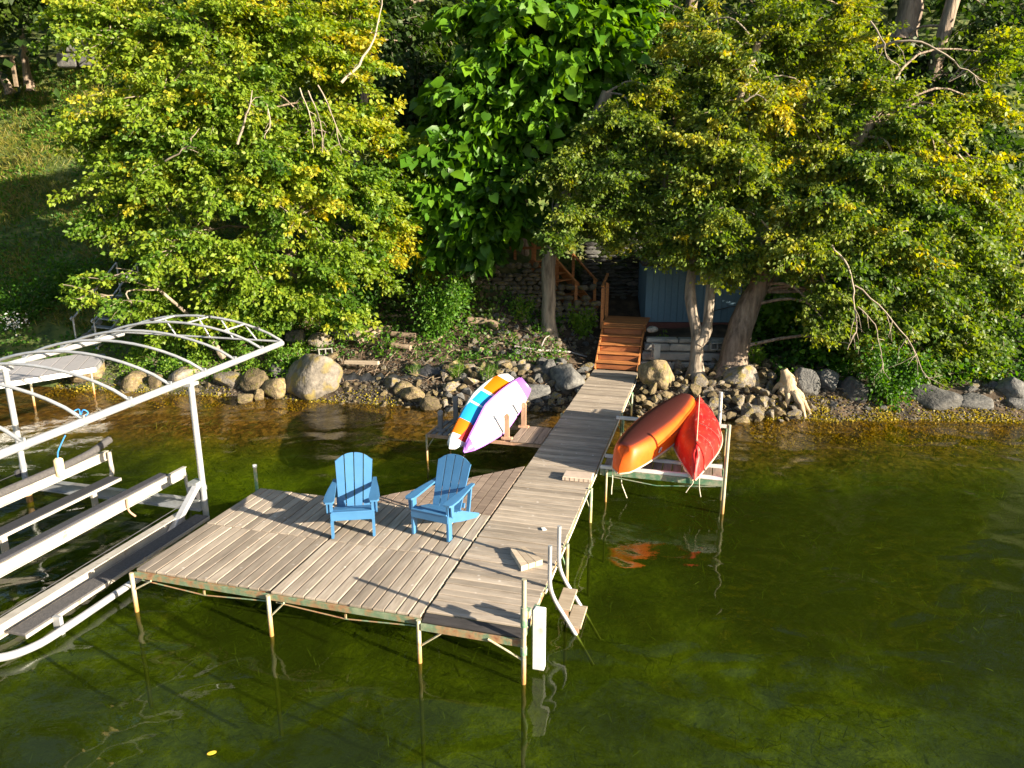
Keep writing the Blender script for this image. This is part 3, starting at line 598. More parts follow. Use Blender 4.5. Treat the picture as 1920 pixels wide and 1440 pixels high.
def hull(name, label, near, far, Wd, ht, stem, mt, vkeel=.0, rock=.0, cat='canoe', pw=.75, roll=0):
    near, far = Vector(near), Vector(far); y = (far - near).normalized(); L_ = (far - near).length
    x = Vector((y.y, -y.x, 0)).normalized(); z = x.cross(y)
    t = thing(name, label, cat, near, 0); t.rotation_euler = (Matrix((x, y, z)).transposed() @ Matrix.Rotation(roll, 3, 'Y')).to_euler()
    ns = 36; K = 17; q = MB(); vs = []; qs = []
    gun = []
    for i in range(ns + 1):
        u = i / ns; s_ = 1 - abs(2 * u - 1); h = max(.012, Wd / 2 * min(1, math.sin(math.pi / 2 * s_)) ** pw)
        dip = stem * (1 - s_) ** 4                   # gunwale sweeps towards the ends (down, hull is upside down)
        yo = .10 * (1 if u > .5 else -1) * max(0, (abs(2 * u - 1) - .93) / .07)
        top = ht + rock * s_ - .10 * max(0, (.10 - min(u, 1 - u)) / .10) ** 2
        for k in range(K):
            a_ = math.pi * k / (K - 1); cx = math.cos(a_); sz = math.sin(a_)
            sh = abs(cx) ** .72 * (1 if cx > 0 else -1); zz = sz ** .62 if sz > 0 else 0
            if vkeel: zz = zz * (1 - vkeel * abs(cx)); sh = cx * (1 - .1 * vkeel) if abs(cx) < 1 else cx
            yy = u * L_ + yo * (sz * 1.0 - .5) * -1 * 0
            # rounded stem profile
            e = min(u, 1 - u) * L_; push = .28 * max(0, 1 - e / .30) ** 2 * zz ** 2.2 * (1 if u < .5 else -1)
            vs.append((h * sh, yy + push, -dip * 1.0 + (top + dip) * zz))
        gun.append((h, u * L_, -dip))
    fs = []
    for i in range(ns):
        for k in range(K - 1): fs.append((i * K + k, (i + 1) * K + k, (i + 1) * K + k + 1, i * K + k + 1))
    for e in (0, ns): fs.append(tuple(e * K + k for k in range(K)))
    q.add(vs, fs, True); obj('hull', q, mt, t)
    for sg in (-1, 1): obj('gunwale', MB().tube([(sg * (h + .004), yy, zz) for h, yy, zz in gun], .017, 6), 'gunw', t)
    return t, L_
def hullmat(name, cols, scuff, scol=(.75, .66, .6), keelcol=None):
    m, n, l, b = newmat(name); tc = n.new('ShaderNodeTexCoord'); sp = n.new('ShaderNodeSeparateXYZ'); l.new(tc.outputs['Generated'], sp.inputs[0])
    nz = n.new('ShaderNodeTexNoise'); nz.inputs['Scale'].default_value = 3; nz.inputs['Detail'].default_value = 7; l.new(tc.outputs['Object'], nz.inputs[0])
    rp = ramp(n, cols); l.new(nz.outputs[0], rp.inputs[0]); out = rp.outputs[0]
    if keelcol:
        kr = ramp(n, [(.80, (0, 0, 0)), (.93, (1, 1, 1))]); l.new(sp.outputs[2], kr.inputs[0])
        mk = n.new('ShaderNodeMixRGB'); l.new(kr.outputs[0], mk.inputs[0]); l.new(out, mk.inputs[1]); mk.inputs[2].default_value = (*keelcol, 1); out = mk.outputs[0]
    s2_ = n.new('ShaderNodeTexNoise'); s2_.inputs['Scale'].default_value = 4.5; s2_.inputs['Detail'].default_value = 9; s2_.inputs['Roughness'].default_value = .75
    mp = n.new('ShaderNodeMapping'); mp.inputs['Scale'].default_value = (3, 1, 1); l.new(tc.outputs['Object'], mp.inputs[0]); l.new(mp.outputs[0], s2_.inputs[0])
    sr = ramp(n, [(scuff, (0, 0, 0)), (scuff + .13, (1, 1, 1))]); l.new(s2_.outputs[0], sr.inputs[0])
    mx = n.new('ShaderNodeMixRGB'); l.new(sr.outputs[0], mx.inputs[0]); l.new(out, mx.inputs[1]); mx.inputs[2].default_value = (*scol, 1)
    l.new(mx.outputs[0], b.inputs['Base Color']); b.inputs['Roughness'].default_value = .45; b.inputs['Specular IOR Level'].default_value = .3
    bp = n.new('ShaderNodeBump'); bp.inputs['Strength'].default_value = .12; bp.inputs['Distance'].default_value = .01; l.new(s2_.outputs[0], bp.inputs['Height']); l.new(bp.outputs[0], b.inputs['Normal'])
    return m
M['hullO'] = hullmat('orange_hull', [(.3, (.66, .075, .006)), (.6, (.80, .125, .008))], .64, (.7, .34, .18), (.07, .018, .016))
M['hullR'] = hullmat('red_hull', [(.3, (.42, .008, .014)), (.6, (.60, .022, .015))], .55, (.60, .24, .20))
M['gunw'] = mat('gunwale', [(.45, .36, .26), (.6, .5, .38)], 5, .5, 0, rnd=.05)
cn, cl = hull('canoe', 'orange canoe lying upside down on the rack against the walkway', (1.84, 11.62, .76), (3.72, 14.45, 1.02), .86, .40, .08, 'hullO', rock=.02, pw=.42)
for u, sz in ((.26, .10), (.72, .12)):
    pl = obj('plate', MB().box((0, 0, 0), (.012, sz, .08)), 'white', cn, (.402 if u > .5 else .393, cl * u, .10), (0, R(14), 0))
    if u < .5:
        q = MB()
        for k in range(3): q.box((.008, 0, .022 - .022 * k), (.003, .035, .007))
        q.box((.008, -.02, 0), (.003, .008, .05)); obj('plate_mark', q, 'dkmetal', pl)
obj('rub_strip', MB().tube([(.43 * math.sin(math.pi / 2 * (1 - abs(2 * u - 1))) ** .42 * .966 + .002, cl * u, .20) for u in [k / 20 for k in range(8, 16)]], .005, 5), 'darkboard', cn)
kn, kl = hull('canoe', 'red canoe with scuffed bottom upside down nearest the rack post', (3.10, 11.42, .80), (4.02, 14.85, .86), .93, .38, .16, 'hullR', vkeel=.27, rock=.05, pw=.80)
obj('keel_strip', MB().tube([(0, kl * u, .40 + .05 * (1 - abs(2 * u - 1)) + .01 - .10 * max(0, (.10 - min(u, 1 - u)) / .10) ** 2) for u in [k / 20 for k in range(2, 19)]], .010, 5), 'gunw', kn)
def strap_pts(u):
    s_ = 1 - abs(2 * u - 1); h = .93 / 2 * math.sin(math.pi / 2 * s_) ** .80; top = .40 + .05 * s_; out = []
    for k in range(0, 9):
        a_ = math.pi / 2 * (1 - k / 8) ; cx = math.cos(a_); sz = math.sin(a_); out.append((h * cx * .96 + .012, kl * u - .05 * k / 8, (top * sz ** .62 if sz > 0 else 0) * (1 - .27 * cx) + .014))
    return out
for u in (.2, .36, .78): obj('cord', MB().tube(strap_pts(u), .010, 5), 'shedbase', kn)
for (px, py, y_, dx, l_) in ((1148, 885, 11.75, .0, .42), (1165, 885, 12.0, .12, .5), (1299, 893, 11.5, -.1, .3), (1311, 895, 11.5, .05, .36)):
    p = Py(px, py, y_)
    obj('hanging_rope', MB().tube(curve([(0, 0, .05), (.01, 0, -l_ * .4), (dx * .5, 0, -l_ * .7), (dx, 0, -l_)], 4), .009, 5), 'rope', None, p,
        label={1148: 'pale rope end hanging straight down from the near tip of the orange canoe', 1165: 'knotted rope curling down from the rack rail under the orange canoe', 1299: 'left of two thin cords dangling below the red canoe tip', 1311: 'right of two thin cords dangling below the red canoe tip'}[px], cat='rope', group='ropes hanging under the canoe rack')

# ------------------------------------------------------------------ boat lift
LR = -R(15); LO = Vector((-5.2, 11.25, 0))
lift = thing('boat_lift', 'silver boat lift with bare arched canopy frame left of the platform', 'boat lift', LO, LR)
def tz(y): return 2.45 + .023 * y
XL = -3.80; Y0, Y1 = -7.2, 2.72
obj('canopy_beam', MB().tube([(-.03, Y0, tz(Y0)), (-.03, Y1, tz(Y1))], .055, 12), 'alu', lift)
obj('canopy_beam', MB().tube([(XL, Y0, tz(Y0)), (XL, Y1, tz(Y1))], .055, 12), 'alu', lift)
def bow(y, rise=.42):
    return [(-.03 + (XL + .03) * k / 14, y, tz(y) + .04 + rise * (1 - (2 * k / 14 - 1) ** 2) ** .85) for k in range(15)]
ys = [Y1, 2.05, 1.22, .40, -.42, -1.25, -2.1, -3.0, -3.9, -4.8, -5.7, -6.6]
for y in ys: obj('canopy_bow', MB().tube(bow(y), .026, 8), 'alu', lift)
obj('end_tie', MB().tube([(-.03, Y1, tz(Y1) + .03), (XL, Y1, tz(Y1) + .03)], .022, 8), 'alu', lift)
for k in (3, 6, 9, 12):
    obj('purlin', MB().tube([bow(Y1)[k], bow(2.05, )[k]], .018, 6), 'alu', lift)
for f_ in (3, 5, 7, 10):
    x, y, z = bow(Y1)[f_]; obj('strut', MB().tube([(x, y, z), (x + .25, y, tz(y) + .03)], .016, 6), 'alu', lift)
for y in ys[1:]:
    for x in (-.03, XL): obj('bow_clamp', MB().tube([(x, y - .035, tz(y)), (x, y + .035, tz(y))], .062, 10).box((x, y, tz(y) + .07), (.06, .03, .05)), 'galv', lift)
for x_, y_ in ((.0, .0), (XL, 0.)):
    obj('pulley', MB().tube([(x_ - .09, y_ - .06, .46), (x_ - .05, y_ - .06, .46)], .07, 12), 'dkmetal', lift)
    obj('lift_cable', MB().tube([(x_ - .07, y_ - .12, .46), (x_ - .07, -4.4, .40)], .007, 5), 'dkmetal', lift)
for k in (2, 6, 11):
    o_ = obj('bow_coupling', MB().tube([Vector(bow(Y1)[k]) + Vector((.06, 0, 0)), Vector(bow(Y1)[k]) - Vector((.06, 0, 0))], .032, 8), 'dkmetal', lift)
for x in (0, XL):
    for y in (0, -4.7):
        o_ = obj('post', MB().tube([(x, y, -1.3), (x, y, tz(y) - .02)], .05, 12), 'alu', lift)
        obj('collar', MB().tube([(x, y, .55), (x, y, .62)], .062, 12), 'galv', o_)
        obj('post_cap', MB().box((x, y, tz(y) - .06), (.15, .2, .05)), 'alu', o_)
# cross beams
for y in (.0, -4.4):
    q = MB(); q.box((XL / 2, y, .27), (3.7, .05, .17)); q.box((XL / 2, y - .03, .36), (3.7, .10, .015)); q.box((XL / 2, y - .03, .18), (3.7, .10, .015)); obj('cross_beam', q, 'galv', lift)
def ibeam(q, x, z, y0, y1, wd=.09, h=.15):
    q.box((x, (y0 + y1) / 2, z), (.02, y1 - y0, h)); q.box((x, (y0 + y1) / 2, z + h / 2), (wd, y1 - y0, .014)); q.box((x, (y0 + y1) / 2, z - h / 2), (wd, y1 - y0, .014))
q = MB(); ibeam(q, -.08, .25, -4.6, -.42, .14, .16); obj('side_channel', q, 'alubeam', lift)
q = MB(); ibeam(q, XL + .1, .25, -4.6, -.1, .14, .16); obj('side_channel', q, 'alubeam', lift)
obj('bunk', MB().box((.17, -2.0, .22), (.25, 3.4, .045), bev=.01), 'carpet2', lift)
obj('bunk_edge', MB().box((.305, -2.0, .205), (.015, 3.4, .05)), 'alubeam', lift)
obj('side_tube', MB().tube(curve([(.47, .2, .1), (.46, -2.0, .1), (.46, -3.3, .1), (.40, -3.75, .1), (.15, -4.02, .1), (-.5, -4.15, .1), (-1.6, -4.2, .1)], 6), .05, 10), 'alu', lift)
obj('tube_strut', MB().box((.36, -3.3, .12), (.11, .05, .26)), 'alu', lift)
q = MB(); ibeam(q, -.90, .52, -4.6, .68, .07, .17); be = obj('bunk_beam', q, 'alubeam', lift)
obj('bunk', MB().box((-.98, -2.2, .625), (.16, 4.9, .04), bev=.01), 'carpet', lift)
obj('bunk_hook', MB().tube(curve([(-.88, .64, .50), (-.87, .64, .30), (-.84, .62, .2), (-.74, .5, .16), (-.6, .2, .18)], 4), .03, 8), 'alubeam', lift)
obj('bunk_bracket', MB().tube(curve([(-.86, -.75, .6), (-.85, -.75, .4), (-.78, -.7, .28)], 4), .018, 6), 'rackwood', lift)
obj('bunk', MB().box((-1.74, -2.2, .60), (.24, 4.3, .04), bev=.01), 'carpet', lift)
obj('bunk_edge', MB().box((-1.61, -2.2, .585), (.015, 4.3, .05)), 'alubeam', lift)
for y in (-.55, -2.2): obj('bunk_support', MB().box((-1.72, y, .40), (.05, .09, .38)), 'alubeam', lift)
q = MB(); ibeam(q, -2.85, .55, -4.6, .95, .08, .16); obj('bunk_beam', q, 'alubeam', lift)
obj('bunk', MB().tube(curve([(-2.85, -4.0, .68), (-2.85, -1, .68), (-2.85, .4, .70), (-2.85, 1.05, .82)], 5), .07, 8), 'carpet2', lift)
obj('bunk_hook', MB().tube(curve([(-2.78, .92, .62), (-2.76, .9, .4), (-2.66, .8, .26), (-2.4, .4, .2), (-2.2, .0, .24)], 4), .04, 8), 'alubeam', lift)
o_ = obj('winch_arm', MB().bar((-.03, -.10, .66), (.02, -.92, .12), .09, .09), 'alu', lift)
obj('bracket', MB().box((-.08, -.06, .66), (.16, .2, .12)), 'galv', o_)
obj('leg_sleeve', MB().tube([(XL + .25, -.2, -1.2), (XL + .25, -.2, .32)], .055, 8), 'postpaint', lift)
obj('cable', MB().tube([(-.06, .04, .6), (-.12, .06, .1)], .008, 5), 'dkmetal', lift)
p_ = Pz(104, 835, 2.33)
by = thing('hanging_float', 'yellowish foam float dangling on a blue cord from the canopy beam', 'float', p_)
obj('float_body', MB().tube([(0, 0, -.42), (0, 0, -.40), (0, 0, -.19), (0, 0, -.17)], [.035, .055, .055, .03], 12), 'buoy', by)
obj('cord', MB().tube(curve([(0, 0, -.18), (.02, .0, -.08), (.06, .06, .04), (.08, .1, .10)], 4), .008, 6), 'bluerope', by)
p_ = Pz(150, 775, 2.45)
obj('rope_knot', MB().tube(curve([(-.10, 0, .02), (-.03, .03, .05), (.02, -.03, .0), (-.01, .03, -.03), (.05, 0, .05), (.10, .02, .0), (.03, -.02, -.07)], 4), .009, 6), 'bluerope', None, p_, label='bright blue rope knotted round the end of a canopy bow', cat='rope')

# ------------------------------------------------------------------ neighbour dock and metal stairs at the left
c1 = [Pz(-160, 745, .75), Pz(178, 688, .75), Pz(205, 655, .75), Pz(-60, 668, .75)]
nd = thing('neighbour_dock', 'smooth grey deck with white edge at the foot of the metal stairs', 'dock', (c1[0].x, c1[0].y, 0))
b_ = Vector((c1[0].x, c1[0].y, 0))
far_l = c1[0] + (c1[2] - c1[1])
quad = [c1[0], c1[1], c1[2], far_l]
nbd = 9
for k in range(nbd):
    u0, u1 = k / nbd + .004, (k + 1) / nbd - .004
    A, B = quad[0].lerp(quad[1], u0) - b_, quad[0].lerp(quad[1], u1) - b_; C_, D_ = quad[3].lerp(quad[2], u1) - b_, quad[3].lerp(quad[2], u0) - b_
    q = MB(); q.add([(p.x, p.y, p.z + dz) for dz in (-.04, 0) for p in (A, B, C_, D_)], [(3, 2, 1, 0), (4, 5, 6, 7), (0, 1, 5, 4), (1, 2, 6, 5), (2, 3, 7, 6), (3, 0, 4, 7)])
    obj('deck_panel', q, 'neighdeck', nd)
dn = (c1[1] - c1[0]).normalized()
obj('edge_beam', MB().bar(quad[0] - b_ + Vector((0, 0, -.07)), quad[1] - b_ + Vector((0, 0, -.07)), .06, .14), 'alu', nd)
obj('edge_beam', MB().bar(quad[1] - b_ + Vector((0, 0, -.07)), quad[2] - b_ + Vector((0, 0, -.07)), .06, .12), 'alu', nd)
obj('edge_beam', MB().bar(quad[3] - b_ + Vector((0, 0, -.07)), quad[2] - b_ + Vector((0, 0, -.07)), .06, .12), 'alu', nd)
for k in (.25, .6, .97):
    p = quad[0].lerp(quad[1], k) - b_; obj('leg', MB().tube([(p.x, p.y, -1.2), (p.x, p.y, .68)], .03, 8), 'postpaint', nd)
# stairs: stringers from far deck edge up the slope
sb = Pz(165, 655, .8); sdir = Vector((.42, .90, 0)).normalized(); sw = Vector((sdir.y, -sdir.x, 0))
st_ = thing('metal_stairs', 'narrow silver metal stairs with handrails climbing from the grey deck', 'stairs', sb)
nst = 7; rise, run = .21, .24
top = sdir * (run * nst) + Vector((0, 0, rise * nst))
for s_ in (-.42, .42):
    obj('stringer', MB().bar(sw * s_, sw * s_ + top, .04, .16), 'galv', st_)
    obj('handrail', MB().tube(curve([sw * s_ * 1.12 + Vector((0, 0, 0)), sw * s_ * 1.12 + Vector((0, 0, .92)), sw * s_ * 1.12 + Vector((0, 0, .95)) + sdir * .05, sw * s_ * 1.12 + top + Vector((0, 0, .95))], 4), .028, 8), 'alu', st_)
    obj('handrail_post', MB().tube([sw * s_ * 1.12 + top, sw * s_ * 1.12 + top + Vector((0, 0, .95))], .025, 8), 'alu', st_)
for k in range(nst):
    c_ = sdir * (run * (k + .5)) + Vector((0, 0, rise * (k + .75)))
    obj('tread', MB().bar(c_ - sw * .40, c_ + sw * .40, .22, .035), 'galv', st_)

# ------------------------------------------------------------------ wooden stairs, landing, upper deck
A0 = DW(.04, 12.62, 0)
stp = thing('wooden_staircase', 'orange stained wooden steps rising from the end of the walkway', 'stairs', A0, DA)
for k in range(5):
    z = .60 + .20 * k; y = .02 + .27 * k
    obj('riser', board_mesh(1.11, .150, .028, 'redwood2'), None, stp, (.57, y + .035, z + .072), (R(90), 0, 0))
    obj('tread', board_mesh(1.20, .145, .036, 'redwood'), None, stp, (.57, y + .045, z + .185)); obj('tread', board_mesh(1.20, .145, .036, 'redwood'), None, stp, (.57, y + .20, z + .183))
for x in (-.02, 1.16):
    obj('stringer', MB().bar((x, -.05, .55), (x, 1.45, 1.62), .04, .24), 'redwood', stp)
ZL = 1.66
for k in range(9): obj('landing_board', board_mesh(1.30, .135, .032, 'redwood'), None, stp, (.57, 1.45 + .145 * k, ZL - .016))
obj('landing_fascia', MB().box((.57, 1.372, ZL - .12), (1.3, .03, .16)), 'redwood', stp)
for x, y in ((-.08, 1.40), (-.10, 2.55)):
    obj('rail_post', MB().box((x, y, ZL + .42), (.075, .075, 1.2), bev=.006), 'redwood', stp)
obj('handrail', MB().bar((-.09, 1.36, ZL + 1.06), (-.12, 2.6, ZL + 1.3), .07, .035), 'redwood', stp)
for k in range(2):
    y = 1.8 + .4 * k; obj('baluster', MB().box((-.09, y, ZL + .55 + .04 * k), (.035, .035, 1.0)), 'redwood', stp)
# upper flight turning left up the bank
ud = thing('upper_deck', 'dark red wooden upper stair and deck framing behind the straight trunk', 'deck', (0, 0, 0))
pA, pB = Vector((2.45, 23.2, 1.6)), Vector((.95, 24.4, 3.2))
dv = (pB - pA); sdv = Vector((dv.y, -dv.x, 0)).normalized() * .55
for s_ in (-1, 1):
    obj('stringer', MB().bar(pA + sdv * s_, pB + sdv * s_, .05, .26), 'redwood', ud)
    obj('handrail', MB().bar(pA + sdv * s_ + Vector((0, 0, .95)), pB + sdv * s_ + Vector((0, 0, .95)), .09, .04), 'redwood', ud)
    for k in (.05, .5, .95):
        p = pA.lerp(pB, k) + sdv * s_; obj('rail_post', MB().box(p + Vector((0, 0, .3)), (.09, .09, 1.3)), 'redwood', ud)
for k in range(8):
    p = pA.lerp(pB, (k + .5) / 8); obj('tread', MB().bar(p + sdv + Vector((0, 0, .05)), p - sdv + Vector((0, 0, .05)), .26, .035), 'redwood', ud)
ux0, ux1, uy0, uz = -.45, 1.5, 24.0, 3.05
for k in range(7): obj('deck_board', board_mesh(ux1 - ux0, .14, .03, 'redwood'), None, ud, ((ux0 + ux1) / 2, uy0 + .07 + .147 * k, uz))
for k in range(4): obj('skirt_board', board_mesh(ux1 - ux0, .20, .025, 'redwood'), None, ud, ((ux0 + ux1) / 2, uy0 - .02, uz - .14 - .215 * k), (R(90), 0, 0))
for x in (ux0, .1, .75, ux1): obj('rail_post', MB().box((x, uy0 - .05, uz - .1), (.09, .09, 2.1)), 'redwood', ud)
for z in (.93, .55): obj('rail', MB().box(((ux0 + ux1) / 2, uy0 - .06, uz + z), (ux1 - ux0 + .2, .05 if z < .9 else .14, .09 if z < .9 else .04)), 'redwood', ud)

# ------------------------------------------------------------------ shed
sh = thing('shed', 'small blue shed with vertical board siding behind the forked trunk', 'shed', (4.2, 22.5, 0), R(-2))
SW, SD, Z0, Z1 = 2.95, 2.0, 1.38, 3.3
obj('wall', MB().box((SW / 2, SD / 2, (Z0 + Z1) / 2), (SW - .04, SD - .04, Z1 - Z0)), 'shed', sh)
nb = 15
for k in range(nb):
    if 1: obj('siding_board', board_mesh(Z1 - Z0 - .02, SW / nb - .012, .02, 'shed', .004), None, sh, (SW / nb * (k + .5), -.0, (Z0 + Z1) / 2 + .02), (R(90), 0, R(90)) if 0 else Matrix(((0, 1, 0), (0, 0, 1), (1, 0, 0))).to_euler())
for k in range(6): obj('siding_board', board_mesh(Z1 - Z0 - .02, SD / 6 - .012, .02, 'shed', .004), None, sh, (0, SD / 6 * (k + .5), (Z0 + Z1) / 2 + .02), Matrix(((0, 0, 1), (0, 1, 0), (1, 0, 0))).to_euler())
obj('sill', MB().box((SW / 2, -.03, Z0 - .09), (SW + .05, .10, .22)), 'shedbase', sh)
obj('roof', MB().box((SW / 2, SD / 2 - .1, Z1 + .05), (SW + .4, SD + .5, .08), Matrix.Rotation(R(6), 3, 'X')), 'darkboard', sh)
obj('conduit', MB().tube([(1.9, -.05, 1.72), (2.6, -.05, 1.9), (2.95, -.05, 1.93)], .014, 6), 'dkmetal', sh)

# ------------------------------------------------------------------ stone walls
def wall(name, label, x0, x1, y, z0, z1, hw, ww, mtl, seed, tilt=0, ragged=.3, depth=.35, yaw=0):
    t = thing(name, label, 'stone wall', (x0, y, 0), yaw); rr = random.Random(seed); z = z0; c = 0
    while z < z1:
        h = rr.uniform(*hw); x = -rr.uniform(0, .2)
        while x < x1 - x0:
            wd = rr.uniform(*ww)
            if z + h > z1 - ragged * rr.random() and rr.random() < .5: x += wd; continue
            mm_ = rock_mesh(rr.randint(200, 211), 2, mtl, .16, 9)
            obj('stone', mm_, None, t, (x + wd / 2, (z - z0) * tilt + rr.uniform(-.05, .05), z + h / 2), (rr.uniform(-.08, .08), rr.uniform(-.06, .06), rr.uniform(-.15, .15)), (wd * .60, depth * .6, h * .62)); c += 1
            x += wd
        z += h * .93
    return t
wall('stone_wall', 'dark dry stacked slab wall directly behind the landing', 2.5, 4.3, 24.3, 1.3, 4.0, (.10, .17), (.25, .65), 'rockgrey', 1, tilt=.05)
wall('stone_wall', 'rough loose stone wall left of the straight trunk under the deck', -2.2, .95, 22.55, 1.5, 3.1, (.11, .20), (.16, .42), 'rock', 2, tilt=.3)
wall('stone_wall', 'small rubble stone facing right of the straight trunk', 1.4, 2.5, 22.6, 1.35, 2.4, (.14, .24), (.2, .4), 'rock', 3, tilt=.3)
bw = thing('block_wall', 'low wall of long cut stone blocks right of the wooden steps', 'stone wall', (3.75, 20.0, 0), R(-4))
rr = random.Random(4)
for row, (z, h, ws) in enumerate([(.50, .24, [.9, 1.0, .8, .5]), (.76, .24, [.5, 1.15, .85, .6]), (1.01, .22, [.72, 1.3, .7, .5]), (1.24, .13, [.9, .9, .8])]):
    x = -.12 + .06 * row
    for wd in ws:
        obj('block', MB().box((0, 0, 0), (wd - .02, .34, h - .015), bev=.03), 'block', bw, (x + wd / 2, .06 * row + rr.uniform(-.03, .03), z + h / 2), (0, 0, rr.uniform(-.03, .03))); x += wd
def cinder(label, loc, rot):
    t = thing('cinder_block', label, 'cinder block', loc); t.rotation_euler = rot; q = MB()
    for y in (-.085, .085): q.box((0, y, .095), (.40, .03, .19))
    for x in (-.185, -.0, .185): q.box((x, 0, .095), (.03, .14, .19))
    obj('shell', q, 'block', t)
p = G(609, 668); cinder('pale cinder block on its side among stones above the big boulder', p + Vector((0, 0, .12)), (R(75), 0, R(25)))
cinder('grey cinder block wedged between forked trunk and thick trunk', Vector((5.72, 19.8, 1.22)), (R(88), 0, 0))
cinder('pale cinder block standing against the right side of the wooden steps', Vector((3.92, 19.62, 1.10)), (R(0), R(90), R(8)))
obj('cap_stone', rock_mesh(205, 2, 'block', .1, 9), None, None, (3.98, 20.1, 1.62), (0, 0, .2), (.20, .16, .12), label='squared tan stone perched at the top right of the wooden steps', cat='stone')

# ------------------------------------------------------------------ boulders and stones
rr = random.Random(21)
BIG = [ # px, py(base centre), width px, height px, mat, label
 (588, 722, 98, 92, 'rock', 'largest pale rounded boulder at the left water edge, with a crack line'),
 (478, 722, 54, 44, 'mossrock', 'tan wedge boulder in the water, left of the largest boulder'),
 (518, 735, 50, 44, 'mossrock', 'two humped brown boulder touching the left side of the largest boulder'),
 (485, 745, 24, 20, 'mossrock', 'small round wet stone between the tan wedge boulder and the humped one'),
 (459, 750, 34, 17, 'mossrock', 'low flat wet stone farthest out in the water at the left cluster'),
 (430, 718, 50, 34, 'rock', 'dim grey boulder half hidden behind the tan wedge boulder'),
 (520, 700, 40, 32, 'rockgrey', 'grey boulder behind the humped brown boulder'),
 (556, 640, 42, 36, 'rockgrey', 'dark upright boulder just past the tip of the canopy frame'),
 (600, 645, 44, 30, 'rock', 'brownish low boulder right of the dark upright boulder'),
 (640, 630, 42, 40, 'rockgrey', 'shaded slate boulder under the bushes above the cinder block'),
 (662, 622, 36, 30, 'rock', 'sunlit blocky boulder at the foot of the left split log'),
 (625, 675, 30, 22, 'mossrock', 'yellow lit stone tucked against the pale cinder block'),
 (172, 702, 64, 42, 'mossrock', 'big square yellowish boulder under the neighbour deck'),
 (250, 722, 42, 36, 'mossrock', 'round tan boulder right of the neighbour deck under the canopy'),
 (352, 712, 60, 40, 'rock', 'brown boulder seen under the canopy beam near its rear post'),
 (295, 722, 30, 24, 'mossrock', 'small dull stone between the round tan boulder and the rear post'),
 (756, 735, 42, 30, 'mossrock', 'mossy slanted boulder at the water left of the paddleboards'),
 (778, 745, 46, 30, 'mossrock', 'broad golden boulder beside the mossy slanted one'),
 (806, 762, 40, 26, 'mossrock', 'pointed golden boulder nearest the rack pegs'),
 (736, 722, 34, 22, 'rock', 'small dim boulder at the end of the black fabric'),
 (1064, 722, 74, 64, 'rockgrey', 'large shaded grey boulder touching the left side of the walkway'),
 (1030, 700, 32, 36, 'rockgrey', 'upright pale grey stone left of the large shaded boulder'),
 (1052, 684, 24, 20, 'rockgrey', 'small pale stone on top of the large shaded boulder'),
 (1000, 740, 60, 34, 'rockgrey', 'low dark boulder at the water behind the purple paddleboard'),
 (942, 688, 30, 24, 'rock', 'light stone standing alone above the orange and blue paddleboard'),
 (983, 695, 30, 20, 'rock', 'flat light stone between paddleboards and upright pale stone'),
 (1236, 712, 62, 62, 'mossrock', 'big brown boulder right of the walkway behind the orange canoe'),
 (1271, 693, 30, 28, 'rock', 'pale round stone at the upper right of the big brown boulder'),
 (1217, 678, 20, 20, 'rock', 'pale knob stone at the top corner beside the wooden steps'),
 (1312, 722, 30, 28, 'rock', 'round grey stone in the bank right behind the red canoe'),
 (1392, 718, 66, 46, 'rock', 'broad pale boulder in the middle of the rubble bank right of the trunks'),
 (1408, 780, 46, 30, 'rock', 'stone at the water line left of the driftwood stump'),
 (1425, 762, 44, 26, 'rock', 'rounded brown stone above the water line stone by the stump'),
 (1506, 730, 44, 56, 'rockgrey', 'leaning grey slab boulder right behind the driftwood stump'),
 (1549, 722, 42, 38, 'rockgrey', 'shaded greenish round boulder right of the leaning slab'),
 (1602, 740, 50, 42, 'rockgrey', 'upright tan grey boulder in the middle of the right shore'),
 (1742, 756, 80, 40, 'rockgrey', 'wide bluish boulder under the hanging leaves on the right'),
 (1824, 762, 74, 30, 'rockgrey', 'low slate boulder right of the wide bluish boulder'),
 (1908, 762, 40, 26, 'rockgrey', 'dark boulder cut by the right edge of the picture'),
 (1892, 735, 50, 36, 'rockgrey', 'slate boulder among leaves just above the right edge boulder'),
 (1470, 682, 34, 16, 'rockgrey', 'flat pale slab propped above the driftwood stump'),
 (170, 640, 30, 22, 'rock', 'grey stone behind the foot of the metal stairs'),
]
for i, (px, py, wp, hp, mt, lab) in enumerate(BIG):
    p = G(px, py + hp * .25)
    if p.z < 0: p = Pz(px, py + hp * .25, 0)
    s_ = (p - Vector((0, 0, CZ))).length / F
    wd, h = wp * s_ * .56, hp * s_ * .58
    obj('boulder', rock_mesh(340 + i, 4, mt, .30, 7), None, None, Py(px, py - hp * .15, p.y + wd * .5), (rr.uniform(-.15, .15), rr.uniform(-.15, .15), rr.uniform(0, 6.28)), (wd, wd * .9, h), label=lab, cat='boulder')
